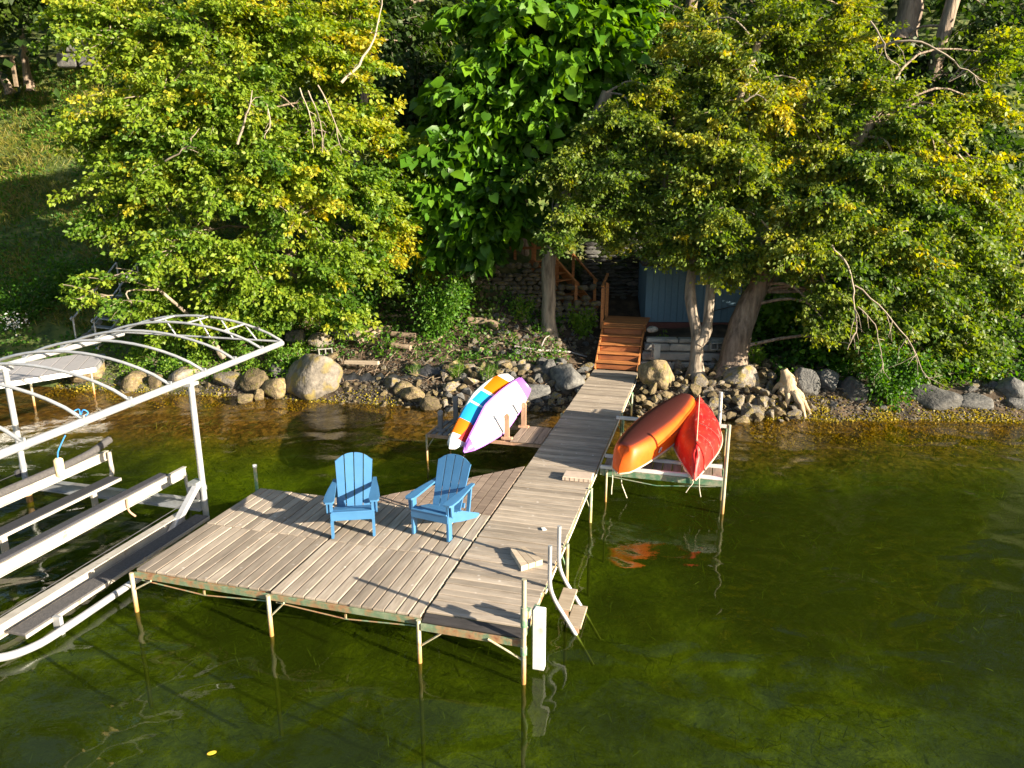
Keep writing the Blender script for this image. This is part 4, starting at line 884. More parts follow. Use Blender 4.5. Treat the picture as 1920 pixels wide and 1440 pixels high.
def rubble(name, label, poly, n_, size, mats, seed, zup=.0, cnt_layers=1):
    t = thing(name, label, 'stone pile', (0, 0, 0)); rr = random.Random(seed); base = None; placed = []
    tries = 0
    while len(placed) < n_ and tries < n_ * 40:
        tries += 1
        px = rr.uniform(poly[0], poly[1]); py = rr.uniform(poly[2], poly[3])
        p = G(px, py)
        if p.z < -.25: continue
        lx = DL(p)
        if -.1 < lx.x < 1.35 and lx.y < 14.2: continue
        s_ = rr.uniform(*size) * rr.uniform(.7, 1.15)
        if any((p - a_).length < (s_ + b_) * .56 for a_, b_ in placed): continue
        placed.append((p, s_))
        if base is None: base = Vector((p.x, p.y, 0)); t.location = base
        mt = rr.choice(mats)
        obj('stone', rock_mesh(rr.randint(0, 13), 2, mt, .42, 9), None, t, p - base + Vector((0, 0, s_ * .28 + rr.uniform(0, zup))), (rr.uniform(-.4, .4), rr.uniform(-.4, .4), rr.uniform(0, 6.28)), (s_ * rr.uniform(.8, 1.25), s_ * rr.uniform(.75, 1.1), s_ * rr.uniform(.6, .9)))
    return t
rubble('rubble_bank', 'heap of sunlit tan rubble stones right of the walkway behind the canoes', (1195, 1500, 676, 800), 230, (.12, .23), ['mossrock', 'mossrock', 'rock'], 5, .16)
rubble('rubble_bank', 'shaded rubble stones along the water left of the walkway', (830, 1110, 690, 775), 130, (.10, .24), ['rock', 'rockgrey', 'mossrock'], 6, .08)
rubble('rubble_bank', 'slope of small loose stones below the straight trunk', (880, 1118, 585, 668), 170, (.08, .15), ['rock', 'rock', 'rockgrey'], 7, .03)
rubble('rubble_bank', 'golden stones strung along the water left of the rack pegs', (640, 850, 700, 770), 50, (.08, .17), ['mossrock'], 8)
rubble('rubble_bank', 'stones around the cinder block and the left bushes', (540, 880, 590, 700), 70, (.07, .17), ['rock', 'mossrock'], 9)
rubble('rubble_bank', 'low stones at the water under the canopy frame', (210, 470, 680, 745), 35, (.09, .2), ['mossrock', 'rock'], 10)
rubble('rubble_bank', 'dark stones behind the boulders on the right shore', (1500, 1900, 690, 770), 60, (.08, .2), ['rockgrey', 'rock'], 11)

# gravel and litter along the shore: uncountable
def scatter_mesh(name, m, pts, size, seed, kind='stuff', label=None, cat=None, flat=.4):
    rs = np.random.RandomState(seed); P_ = np.array([tuple(p) for p in pts]); n_ = len(P_)
    base = np.array([(1, 0, 0), (-.5, .87, 0), (-.5, -.87, 0), (0, 0, .8)]); V = np.zeros((n_, 4, 3)); an = rs.rand(n_) * 6.28; s_ = rs.uniform(size[0], size[1], n_)
    c_, s2 = np.cos(an), np.sin(an)
    for k in range(4):
        x, y, z = base[k]; j = rs.uniform(.7, 1.3, (n_,))
        V[:, k, 0] = P_[:, 0] + (x * c_ - y * s2) * s_ * j; V[:, k, 1] = P_[:, 1] + (x * s2 + y * c_) * s_ * j; V[:, k, 2] = P_[:, 2] + z * s_ * flat * 2 * j
    Fc = np.array([(0, 1, 3), (1, 2, 3), (2, 0, 3)])[None] + (np.arange(n_) * 4)[:, None, None]
    me = fastmesh(name, V.reshape(-1, 3), Fc.reshape(-1, 3)); obj(name, me, m, None, label=label, cat=cat, kind=kind)
def fastmesh(name, V, Fc, v=None, smooth=False):
    me = bpy.data.meshes.new(name); nv, nf, k = len(V), len(Fc), Fc.shape[1]
    me.vertices.add(nv); me.vertices.foreach_set('co', V.astype(np.float32).ravel())
    me.loops.add(nf * k); me.loops.foreach_set('vertex_index', Fc.astype(np.int32).ravel())
    me.polygons.add(nf); me.polygons.foreach_set('loop_start', (np.arange(nf) * k).astype(np.int32)); me.polygons.foreach_set('loop_total', np.full(nf, k, np.int32))
    if v is not None:
        at = me.attributes.new('v', 'FLOAT', 'POINT'); at.data.foreach_set('value', v.astype(np.float32))
    me.update(calc_edges=True); return me
rs = np.random.RandomState(5)
pts = []
for _ in range(9000):
    x = rs.uniform(-13, 13); d = abs(rs.normal(0, 1.3)) - .3
    if d < 3.4: pts.append((x, shore(x) + d, hgt(x, d) + .005))
scatter_mesh('shore_gravel', 'gravelm', pts, (.025, .06), 1, label='loose gravel along the whole water edge', cat='gravel')
pts = []
for _ in range(8000):
    x = rs.uniform(-8, 3.5); d = rs.uniform(.6, 4.2); pts.append((x, shore(x) + d, hgt(x, d) + .005))
scatter_mesh('leaf_litter', 'litter', pts, (.02, .07), 2, label='brown bark chips and fallen leaves on the shaded bank', cat='litter', flat=.12)

q = MB(); rq = random.Random(9)
for _ in range(420):
    x = rq.uniform(-8, 3.2) if rq.random() < .8 else rq.uniform(5, 12); d = rq.uniform(.5, 4.4); y = shore(x) + d; an = rq.uniform(0, 6.28); L_ = rq.uniform(.12, .7)
    a_ = Vector((x, y, H(x, y) + .03)); e = a_ + Vector((math.cos(an) * L_, math.sin(an) * L_, 0)); e.z = H(e.x, e.y) + rq.uniform(.02, .16)
    q.tube([a_, a_.lerp(e, .5) + Vector((0, 0, .03)), e], [.014, .010, .004], 4, False)
obj('fallen_sticks', q, 'logwood', label='scattered dead sticks and twigs on the bank', cat='sticks', kind='stuff')

# ------------------------------------------------------------------ foliage engine
def leaves(P_, D_, N_, S_, V_, kind='oval'):
    n_ = len(P_)
    D_ = D_ / np.linalg.norm(D_, axis=1)[:, None]; N_ = N_ - D_ * (N_ * D_).sum(1)[:, None]; N_ = N_ / (np.linalg.norm(N_, axis=1)[:, None] + 1e-9); X = np.cross(D_, N_)
    if kind == 'oval':
        T = [(0, 0, 0), (.42, .36, .05), (1, 0, -.10), (.42, -.36, .05)]; Fq = [(0, 1, 2), (0, 2, 3)]
    elif kind == 'heart':
        T = [(0, 0, 0), (-.10, .22, .02), (.12, .42, .06), (.50, .36, .05), (1.0, 0, -.16), (.50, -.36, .05), (.12, -.42, .06), (-.10, -.22, .02), (.5, 0, -.02)]
        Fq = [(0, 1, 2), (0, 2, 8), (2, 3, 8), (3, 4, 8), (4, 5, 8), (5, 6, 8), (6, 0, 8), (6, 7, 0)]
    else:
        T = [(0, .05, 0), (0, -.05, 0), (.6, 0, .0), (1, 0, -.25)]; Fq = [(0, 1, 2), (0, 2, 3)]
        T = [(0, .04, 0), (0, -.04, 0), (.55, -.03, .02), (.55, .03, .02), (1, 0, -.12)]; Fq = [(0, 1, 2), (0, 2, 3), (3, 2, 4)]
    k = len(T); V = np.zeros((n_, k, 3))
    for i, (a_, b_, c_) in enumerate(T): V[:, i] = P_ + (D_ * a_ + X * b_ + N_ * c_) * S_[:, None]
    Fc = np.array(Fq)[None] + (np.arange(n_) * k)[:, None, None]
    return V.reshape(-1, 3), Fc.reshape(-1, 3), np.repeat(V_, k)
def unit(rs, n_): a_ = rs.normal(size=(n_, 3)); return a_ / np.linalg.norm(a_, axis=1)[:, None]
def tree(name, label, cat, trunk, lobes, leafm, barkm, seed, size=(.09, .14), kind='oval', twn=26, per=60, tr=(.25, .12), spread=.34, yellow=.0, bigleaves=0, droop=.35, group=None, loc=None):
    rs = np.random.RandomState(seed); trunk = [Vector(p) for p in trunk]; base = trunk[0].copy()
    t = thing(name, label, cat, base, 0, group); tc_ = curve([p - base for p in trunk], 9)
    nn = len(tc_); rads = [tr[0] + (tr[1] - tr[0]) * i / (nn - 1) + tr[0] * .5 * max(0, 1 - i / 4.5) for i in range(nn)]
    tq = MB().tube(tc_, rads, 20); nv_ = []
    for i_, v_ in enumerate(tq.v):
        c_ = tc_[min(nn - 1, i_ // 20)]; v_ = Vector(v_); rv = v_ - c_; an_ = (i_ % 20) * 5.3
        f_ = 1 + .16 * mnoise.noise(v_ * 2.2 + Vector((seed, 0, 0))) + .10 * mnoise.noise(Vector((an_, v_.z * .8, seed)))
        nv_.append(tuple(c_ + rv * f_) if i_ < nn * 20 else tuple(v_))
    tq.v = nv_; obj('trunk', tq, barkm, t)
    P_, D_, N_, S_, V_ = [], [], [], [], []; tw = MB(); limbs = MB()
    for (c, r) in lobes:
        c = Vector(c) - base; r = Vector(r) if not isinstance(r, (int, float)) else Vector((r, r, r * .8))
        # limb
        i0 = min(range(nn), key=lambda i: (tc_[i] - c).length + max(0, c.z + .9 - tc_[i].z) * 1.5); s0 = tc_[i0]
        mid = s0.lerp(c, .5) + Vector((rs.normal() * .2, rs.normal() * .2, min(.9, .22 * (c - s0).length)))
        lp = curve([s0, mid, c], 4); limbs.tube(lp, [max(.02, min(.055, rads[i0] * .25) * (1 - .75 * k / (len(lp) - 1))) for k in range(len(lp))], 6, False)
        vol = (r.x * r.y * r.z) ** (1 / 3); nt_ = max(5, int(twn * 1.7 * vol ** 1.4)); tone = rs.normal() * .08
        for _ in range(nt_):
            d = unit(rs, 1)[0]; d[2] = d[2] * .9 + .05; q = rs.uniform(.5, 1.05) if rs.rand() < .82 else rs.uniform(1.05, 1.5)
            e = c + Vector((d[0] * r.x * q, d[1] * r.y * q, d[2] * r.z * q)); st = s0.lerp(c, rs.uniform(.55, 1.0)) if rs.rand() < .6 else c + Vector((rs.normal() * .2, rs.normal() * .2, rs.normal() * .2))
            L_ = (e - st).length; mid = st.lerp(e, .55) + Vector((rs.normal() * .1, rs.normal() * .1, .12 * L_)); e.z -= droop * .35 * L_
            cp = [st + (mid - st) * k * 2 / 4 if 0 else (st * (1 - k / 5) ** 2 + mid * 2 * (k / 5) * (1 - k / 5) + e * (k / 5) ** 2) for k in range(6)]
            tw.tube(cp, [.014, .012, .010, .008, .005, .003], 3, False, False)
            n_ = int(per * (1.6 if kind == 'oval' else 1.25) * (.5 + L_ * .5)); u = rs.uniform(.22, 1.02, n_) ** .8; a_ = np.array([tuple(st)]); b_ = np.array([tuple(mid)]); c_ = np.array([tuple(e)])
            bp_ = a_ * ((1 - u) ** 2)[:, None] + b_ * (2 * u * (1 - u))[:, None] + c_ * (u ** 2)[:, None]
            off = unit(rs, n_); off[:, 2] *= .45; dist = np.abs(rs.normal(0, spread * .55, n_)) * (1.15 - .4 * u)
            p = bp_ + off * dist[:, None]
            out = bp_ - np.array([tuple(s0)]); out /= (np.linalg.norm(out, axis=1)[:, None] + 1e-6)
            dd = off * .9 + out * .5 + unit(rs, n_) * .5; dd[:, 2] -= droop
            nn_ = unit(rs, n_) * .8 + out * .5; nn_[:, 2] += .55
            tipn = rs.normal(.45 + tone + yellow, .14) 
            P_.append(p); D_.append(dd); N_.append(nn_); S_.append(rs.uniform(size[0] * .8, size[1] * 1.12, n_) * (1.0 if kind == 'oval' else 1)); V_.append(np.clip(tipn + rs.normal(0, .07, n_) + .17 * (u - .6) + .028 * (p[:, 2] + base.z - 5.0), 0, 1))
    obj('branches', limbs, barkm, t); obj('twigs', tw, 'twig', t, kind='stuff')
    P_, D_, N_, S_, V_ = map(np.concatenate, (P_, D_, N_, S_, V_))
    if bigleaves:
        order = np.argsort(P_[:, 1] - S_ * 3 + rs.rand(len(P_)) * .8)[:bigleaves]; mask = np.zeros(len(P_), bool); mask[order] = True
        pr = []
        for k in range(6):
            V, Fc, v = leaves(np.zeros((1, 3)), np.array([[1., 0, 0]]), np.array([[0, 0, 1.]]), np.ones(1), np.array([k / 5.]), kind); pr.append(fastmesh('leaf', V, Fc, v)); pr[-1].materials.append(M[leafm])
        for i in order:
            d = Vector(D_[i]).normalized(); n2_ = Vector(N_[i]); n2_ = (n2_ - d * n2_.dot(d)).normalized(); y = n2_.cross(d)
            o_ = bpy.data.objects.new('leaf', pr[min(5, int(V_[i] * 6))]); o_.location = P_[i]; o_.rotation_euler = Matrix((d, y, n2_)).transposed().to_euler(); o_.scale = (S_[i],) * 3; link(o_, t)
        P_, D_, N_, S_, V_ = [a_[~mask] for a_ in (P_, D_, N_, S_, V_)]
    V, Fc, v = leaves(P_, D_, N_, S_, V_, kind)
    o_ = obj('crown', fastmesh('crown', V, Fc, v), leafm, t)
    if bigleaves: o_['kind'] = 'stuff'
    return t, len(P_)
def LB(px, py, Y, rpx, rzpx=None, ry=None):
    c = Py(px, py, Y); s_ = Y / F * 1.0; rx = rpx * s_; return (c, Vector((rx, ry or rx * .8, (rzpx or rpx * .8) * s_)))
TOT = 0
def remap(ls): return [(a_[0], a_[1], a_[2] if a_[2] >= 19 else 17.0 + (a_[0] - 1300) / 600 * 1.5 + (700 - a_[1]) / 700 * .9) + tuple(a_[3:]) for a_ in ls]
def tri(t): global TOT; TOT += t[1]; return t[0]
# left maple
lob = [LB(*a_) for a_ in [(230, 60, 20.5, 110), (390, 60, 20.2, 120), (540, 70, 20.6, 110), (150, 20, 21, 60, 40), (660, 130, 21, 70), (300, 200, 19.6, 120), (440, 200, 19.4, 110), (590, 240, 20, 90), (190, 260, 19.8, 80, 60),
    (270, 340, 19.2, 110, 80), (420, 350, 19, 110, 80), (560, 380, 19.4, 100, 80), (680, 360, 20, 80), (330, 470, 18.8, 100, 60), (460, 500, 19, 90, 70), (610, 500, 19.6, 80, 70), (400, 580, 19.4, 70, 50), (200, 420, 19.4, 60, 40),
    (700, 480, 20.6, 60, 60), (560, 560, 19.6, 80, 50), (640, 590, 20, 60, 40), (480, 600, 19.8, 60, 40), (270, 560, 19.4, 60, 40), (660, 40, 21.5, 60), (760, 300, 21.5, 50, 60), (740, 420, 21.3, 60, 60), (700, 240, 21.2, 60, 60), (620, 320, 19.8, 70, 60), (500, 300, 19, 90, 60), (350, 280, 19.2, 80, 60), (330, 620, 19.4, 60, 35)]]
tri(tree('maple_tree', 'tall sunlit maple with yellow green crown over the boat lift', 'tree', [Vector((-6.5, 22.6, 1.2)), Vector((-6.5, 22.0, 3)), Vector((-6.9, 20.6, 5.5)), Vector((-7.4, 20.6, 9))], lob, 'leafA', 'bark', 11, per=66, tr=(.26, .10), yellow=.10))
# thin low branch sprays over neighbour stairs
lob = [(Py(200, 520, 18.2), Vector((1.3, .5, .22))), (Py(250, 575, 18.0), Vector((1.0, .5, .25))), (Py(150, 560, 18.0), Vector((.6, .4, .2)))]
tri(tree('young_maple', 'slender low maple whose leafy sprays reach over the metal stairs', 'tree', [Vector((-8.3, 20.2, .8)), Vector((-8.6, 19.6, 1.8)), Vector((-9.2, 18.8, 2.9))], lob, 'leafA', 'barkg', 12, per=34, twn=22, tr=(.07, .04), spread=.22, yellow=.18))
# catalpa
lob = [LB(*a_) for a_ in [(1000, 30, 22.4, 110, 70), (1120, 60, 22.2, 80, 80), (930, 120, 22.2, 80, 60), (1080, 150, 22.0, 90, 60), (890, 200, 21.6, 80, 60), (980, 230, 21.8, 70, 60), (850, 290, 21.6, 70, 60), (940, 330, 21.4, 70, 60), (1040, 260, 22.4, 60, 50),
    (800, 370, 21.6, 60, 50), (890, 410, 21.4, 70, 50), (960, 410, 21.8, 50, 40), (900, 470, 21.4, 45, 40), (1150, 180, 22.6, 60, 60), (900, 30, 22.8, 60, 50), (1180, 20, 22.6, 60, 60), (1170, 280, 22.8, 60, 50), (830, 200, 22.6, 50, 60), (790, 300, 22.4, 50, 50), (1080, 380, 22.8, 60, 50), (1000, 120, 21.6, 60, 60), (840, 470, 22, 60, 40)]]
tri(tree('catalpa_tree', 'catalpa with very large heart shaped bright green leaves above the upper deck', 'tree', [Vector((.3, 24.6, 3.2)), Vector((.3, 24.2, 5)), Vector((.5, 23.4, 7)), Vector((.9, 23, 10))], lob, 'leafC', 'bark', 13, size=(.15, .40), kind='heart', per=22, twn=22, tr=(.22, .12), spread=.55, bigleaves=300, droop=.5))
# centre straight trunk tree
lob = [LB(*a_) for a_ in [(1060, 320, 20, 60, 50), (1100, 400, 19.6, 90, 50), (1040, 440, 19.6, 50, 30), (1160, 330, 19.6, 80, 60), (1180, 240, 20, 70, 60), (1240, 180, 20, 60, 50), (1150, 440, 20, 70, 30), (1250, 290, 19.6, 60, 60), (1200, 400, 19.8, 70, 50), (1110, 260, 20.4, 50, 50)]]
tri(tree('elm_tree', 'small leaved elm on a straight furrowed trunk left of the wooden steps', 'tree', [Vector((1.12, 21.5, 1.0)), Vector((1.10, 21.5, 2.2)), Vector((1.12, 21.45, 3.6)), Vector((1.7, 21.2, 6)), Vector((2.6, 21, 8))], lob, 'leafB', 'barkg', 14, size=(.08, .12), per=68, tr=(.23, .15), yellow=.05))
# forked trunk tree (right)
lob = [LB(*a_) for a_ in [(1350, 120, 20, 90, 70), (1450, 60, 20.2, 90, 60), (1560, 90, 20.4, 90, 70), (1330, 240, 19.6, 90, 60), (1450, 200, 19.4, 100, 70), (1570, 230, 19.4, 100, 70), (1300, 360, 19.2, 80, 60), (1410, 360, 19, 90, 60), (1530, 370, 19, 100, 70),
    (1240, 465, 19.4, 80, 40), (1330, 480, 19, 70, 40), (1390, 500, 18.8, 80, 50), (1480, 480, 18.6, 90, 50), (1600, 20, 20.6, 50, 40), (1290, 60, 20.8, 50, 50), (1560, 300, 18.8, 80, 50), (1340, 300, 18.7, 70, 60), (1330, 400, 18.6, 70, 45), (1370, 440, 18.5, 60, 35), (1400, 290, 18.6, 60, 50)]]
tri(tree('forked_tree', 'leaning tree with pale forked trunk in front of the blue shed', 'tree', [Vector((5.0, 18.95, .5)), Vector((4.98, 19.0, 1.3)), Vector((4.98, 19.1, 1.7)), Vector((4.8, 19.4, 3)), Vector((5.2, 19.6, 5.2)), Vector((6.2, 19.8, 9))], lob, 'leafB', 'barkg', 15, size=(.08, .125), per=66, tr=(.19, .09), yellow=.08))
ft = [o_ for o_ in COL.objects if o_.name.startswith('forked_tree')][0]
obj('second_trunk', MB().tube(curve([(.0, .02, .9), (.22, .1, 1.3), (.30, .25, 2.4), (.45, .5, 4.2), (.9, .6, 6.5)], 5), [.15] * 6 + [.13] * 6 + [.10] * 5 + [.08] * 4, 12), 'barkg', ft)
# thick trunk tree reaching right
lob = [LB(*a_) for a_ in remap([(1680, 330, 18.4, 100, 70), (1640, 180, 19, 80, 70), (1780, 220, 17.6, 60, 50), (1700, 440, 17.4, 110, 60), (1810, 430, 16.4, 80, 50), (1620, 500, 17.6, 80, 50), (1740, 540, 16.2, 100, 50), (1850, 520, 15.2, 80, 50), (1680, 600, 16.6, 70, 40), (1790, 620, 15.4, 90, 45), (1880, 610, 14.6, 60, 50),
    (1830, 680, 15.2, 60, 35), (1740, 680, 16.2, 50, 30), (1560, 560, 18.2, 60, 40), (1880, 100, 17.8, 50, 60), (1850, 200, 17.0, 60, 40), (1520, 470, 17.2, 80, 50), (1600, 560, 16.8, 70, 50), (1650, 470, 16.6, 80, 50), (1740, 400, 16.8, 80, 50), (1560, 620, 17.2, 40, 30), (1680, 530, 16.0, 70, 40), (1620, 330, 17.6, 80, 60), (1540, 380, 17.8, 70, 50), (1760, 470, 15.8, 80, 50), (1640, 640, 16.6, 40, 30), (1900, 420, 16, 60, 60), (1900, 540, 15, 50, 50), (1760, 330, 17.2, 80, 60), (1850, 330, 16.8, 60, 60), (1700, 250, 18.6, 70, 50), (1590, 420, 18, 80, 50), (1780, 700, 15.6, 50, 25), (1690, 740, 16.2, 40, 20), (1890, 715, 15.0, 30, 20), (1620, 660, 17.4, 30, 30)])]
tri(tree('spreading_tree', 'thick trunked tree whose long limbs droop over the right shore', 'tree', [Vector((6.05, 19.2, .4)), Vector((6.15, 19.3, 1.4)), Vector((6.5, 19.4, 2.6)), Vector((7.4, 19.2, 4.6)), Vector((8.8, 18.8, 7))], lob, 'leafB', 'bark', 16, size=(.08, .13), per=60, tr=(.40, .18), yellow=.10, droop=.5))
# bare limbs in front
lrs = random.Random(77)
def limb(label, pix, r0=.05):
    pts = [Py(a_, b_, Y) for a_, b_, Y in pix]; base = pts[0]; c_ = curve([p - base for p in pts], 4); n_ = len(c_)
    for k in range(1, n_): c_[k] = c_[k] + Vector((lrs.gauss(0, 1), lrs.gauss(0, 1), lrs.gauss(0, 1))) * min(.016, .3 * r0 + .004)
    q = MB().tube(c_, [r0 * .62 * (1 - .82 * k / (n_ - 1)) + .004 for k in range(n_)], 6); L_ = (c_[-1] - c_[0]).length
    for k in range(int(3 + L_ * 2)):
        i = lrs.randint(1, n_ - 2); d = (c_[i + 1] - c_[i]).normalized() + Vector((lrs.gauss(0, .8), lrs.gauss(0, .6), lrs.gauss(-.3, .6))); d.normalize(); l_ = lrs.uniform(.15, .5) * min(1.3, .5 + L_ * .3)
        e = c_[i] + d * l_; m_ = c_[i] + d * l_ * .5 + Vector((lrs.gauss(0, .04), 0, lrs.gauss(0, .04))); q.tube([c_[i], m_, e + Vector((0, 0, -.15 * l_))], [.010, .007, .003], 4, False)
    obj('bare_branch', q, 'bare', None, base, label=label, cat='branch')
limb('long pale bare branch with a drooping tip at the upper right', [(1640, 90, 18.4), (1690, 78, 18), (1740, 85, 17.8), (1800, 125, 17.6), (1850, 155, 17.5)], .05)
limb('bare branch forking down left of the hanging right crown', [(1560, 460, 17.6), (1590, 500, 17.3), (1602, 560, 17.1), (1604, 620, 17.0), (1590, 655, 17)], .04)
limb('thin curving bare branch reaching down over the right boulders', [(1602, 535, 17.2), (1660, 585, 16.9), (1710, 650, 16.7), (1735, 705, 16.5), (1765, 703, 16.4)], .028)
limb('middle bare twig hanging between the two long bare branches', [(1608, 575, 17.1), (1640, 610, 16.9), (1652, 660, 16.8), (1658, 700, 16.7)], .02)
limb('curved pale branch crossing the dark gap above the maple crown', [(640, 155, 20), (680, 110, 20.2), (705, 60, 20.4), (718, -10, 20.6)], .06)
limb('pale leaning branch inside the middle of the maple crown', [(445, 270, 18.6), (462, 215, 18.5), (474, 170, 18.5)], .05)
limb('pale twig angled low in the maple crown at left', [(310, 302, 18.2), (345, 280, 18), (372, 240, 18)], .03)
for k, (a_, b_, c2, d2) in enumerate([(562, 165, 588, 280), (578, 170, 606, 285), (596, 160, 640, 285), (500, 195, 495, 260)]):
    limb(['first', 'second', 'third', 'leftmost'][k] + (' of three thin bare stems right of the maple trunk' if k < 3 else ' thin bare stem hanging left of the maple trunk'), [(a_, b_, 18.9), ((a_ + c2) / 2 + 8, (b_ + d2) / 2, 18.7), (c2, d2, 18.6)], .022)
limb('bare branch hanging over the dark gap at the upper right', [(1632, 40, 18.2), (1655, 75, 18), (1662, 105, 18), (1672, 118, 18)], .03)
limb('short pale bent branch among the leaves right of the forked tree', [(1395, 190, 18.6), (1420, 178, 18.5), (1440, 190, 18.4)], .04)

# ------------------------------------------------------------------ background
def bgtrunk(name, label, pts, r, lobes=None, seed=1):
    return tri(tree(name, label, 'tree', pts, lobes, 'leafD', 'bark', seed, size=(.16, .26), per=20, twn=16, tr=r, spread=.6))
bgtrunk('background_tree', 'tall straight grey trunk leaning at the top left of the slope', (lambda g_: [g_, Py(42, 85, g_.y), Py(24, -10, g_.y), Py(10, -80, g_.y)])(G(56, 172)), (.15, .14), [LB(60, -60, 30, 140, 90), (Py(150, -120, 30), 3.)], 31)
bgtrunk('background_tree', 'shorter brown trunk slanting out at the far left edge', (lambda g_: [g_, Py(8, 150, g_.y), Py(-40, 90, g_.y), Py(-70, -20, g_.y)])(G(22, 178)), (.17, .12), [LB(-60, 0, 30, 90, 60)], 32)
bgtrunk('background_tree', 'dark slim trunk rising between the maple and the catalpa', [Py(668, 345, 24.5), Py(682, 200, 24.5), Py(690, 100, 24.7), Py(696, -40, 25)], (.15, .1), [LB(740, 60, 26, 80, 70), LB(690, -30, 26, 90, 60), LB(800, 150, 26, 70, 70)], 33)
bgtrunk('background_tree', 'big grey trunk in the dark gap at the top right', [Py(1690, 80, 27), Py(1705, 30, 27), Py(1712, -60, 27)], (.42, .36), [LB(1650, -80, 28, 120, 60), LB(1830, -60, 28, 120, 60)], 34)
bgtrunk('background_tree', 'dim leafy tree behind the elm and forked tree', [Vector((6, 28, 5)), Vector((6, 28, 9)), Vector((6.5, 28, 13))], (.3, .2), [LB(1230, 20, 27, 90, 90), LB(1300, 150, 27, 110, 80), LB(1450, 250, 26, 120, 80), LB(1200, 180, 27, 80, 90), LB(1450, 60, 28, 120, 90)], 35)
bgtrunk('background_tree', 'dim leafy tree behind the right crown near the picture edge', [Vector((14, 26, 4)), Vector((14, 26, 8)), Vector((14.5, 26, 12))], (.3, .2), [LB(1860, 300, 24, 110, 100), LB(1900, 430, 23.5, 90, 80), LB(1780, 150, 26, 110, 80), LB(1900, 60, 26, 90, 90), LB(1650, 120, 27, 90, 60)], 36)
bgtrunk('background_tree', 'dim leafy tree in shade behind the maple trunk', [Vector((-3.5, 27, 4)), Vector((-3.6, 27, 8)), Vector((-3.5, 27, 12))], (.22, .15), [LB(750, 250, 26, 90, 90), LB(820, 60, 27, 90, 80), LB(640, 200, 26, 80, 80), LB(720, 400, 24.5, 70, 60), LB(1050, 60, 27, 90, 90)], 37)
# distant wood mass, uncountable
rs = np.random.RandomState(40); n_ = 60000
x = rs.uniform(-34, 34, n_); y = rs.uniform(27, 46, n_); top_ = 20 + 3 * np.sin(x * .35) + 2 * np.sin(x * .9 + 1)
hz = np.array([H(a_, b_) for a_, b_ in zip(x[::1], y[::1])]); 
cl_ = np.array([mnoise.noise(Vector((a_ * .35, b_ * .35, 2))) for a_, b_ in zip(x, y)])
z = hz + rs.rand(n_) ** .8 * (top_ - hz + 4); keep = ~((x < -15.5) & (y < 33) & (z < hz + 4.5)) & ~((x < -11) & (y < 32) & (z < hz + 3))
P_ = np.stack([x, y, z], 1)[keep]; P_ += cl_[keep][:, None] * 2.2; k_ = len(P_)
V, Fc, v = leaves(P_, unit(rs, k_) - np.array([0, 0, .3]), unit(rs, k_) + np.array([0, -.3, .5]), rs.uniform(.25, .5, k_), np.clip(rs.normal(.4, .22, k_) + cl_[keep] * .5, 0, 1))
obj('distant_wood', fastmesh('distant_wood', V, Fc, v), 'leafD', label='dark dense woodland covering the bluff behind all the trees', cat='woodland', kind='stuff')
# undergrowth on the slope
def cover(name, label, cat, n_, fx_, size, m, seed, kind='oval', hh=.5, va=.45, up=.4, dn=-.2, clump=.5, keepf=None):
    rs = np.random.RandomState(seed); P_ = []
    while len(P_) < n_:
        x, d = fx_(rs); nz_ = mnoise.noise(Vector((x * clump * 2, d * clump * 2, seed)))
        if nz_ < rs.uniform(-.55, .15): continue
        if keepf and not keepf(x, shore(x) + d): continue
        P_.append((x, shore(x) + d, hgt(x, d) + rs.rand() * hh * max(.15, nz_ + .5), nz_))
    P_ = np.array(P_); nzv = P_[:, 3]; P_ = P_[:, :3]; n_ = len(P_)
    D_ = unit(rs, n_) + np.array([0, 0, dn]); N_ = unit(rs, n_) * .8 + np.array([0, -.3, up])
    V, Fc, v = leaves(P_, D_, N_, rs.uniform(size[0], size[1], n_), np.clip(rs.normal(va, .2, n_) + nzv * .35, 0, 1), kind)
    return obj(name, fastmesh(name, V, Fc, v), m, label=label, cat=cat, kind='stuff')
clear = lambda x, y: not (1.9 < x < 7.4 and y < 24.6) and not (-1.9 < x < 2.6 and 22.2 < y < 23.0) and not (-.5 < x < 2.2 and y < 25)
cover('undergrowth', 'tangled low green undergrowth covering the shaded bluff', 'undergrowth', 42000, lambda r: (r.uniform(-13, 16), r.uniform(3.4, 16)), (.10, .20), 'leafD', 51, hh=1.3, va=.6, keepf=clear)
cover('slope_grass', 'sun streaked long grass on the open slope at the left', 'grass', 52000, lambda r: (r.uniform(-26, -9.5), r.uniform(2.0, 15)), (.16, .34), 'leafG', 52, kind='blade', hh=.1, va=.56, dn=.9, clump=.25)
cover('slope_weeds', 'patches of leafy green weeds on the open left slope', 'weeds', 22000, lambda r: (r.uniform(-24, -9), r.uniform(.8, 15)), (.07, .15), 'leafS', 53, hh=.45, va=.4, clump=.3)
cover('shore_ivy', 'low ivy and yellow green weeds between the deck and left boulders', 'ground cover', 12000, lambda r: (r.uniform(-11.2, -6.0), r.uniform(.35, 3.6)), (.05, .10), 'leafS', 54, hh=.55, va=.75, clump=.8)
cover('right_ground_cover', 'dark green creeping plants behind the boulders on the right shore', 'ground cover', 14000, lambda r: (r.uniform(7, 15), r.uniform(1.0, 6)), (.07, .16), 'leafS', 55, hh=.9, va=.3, clump=.5)
cover('bank_weeds', 'low leafy weeds and seedlings dotted over the middle bank', 'weeds', 7000, lambda r: (r.uniform(-8.5, 1.6), r.uniform(1.6, 5.2)), (.05, .12), 'leafS', 61, hh=.35, va=.35, clump=.9)
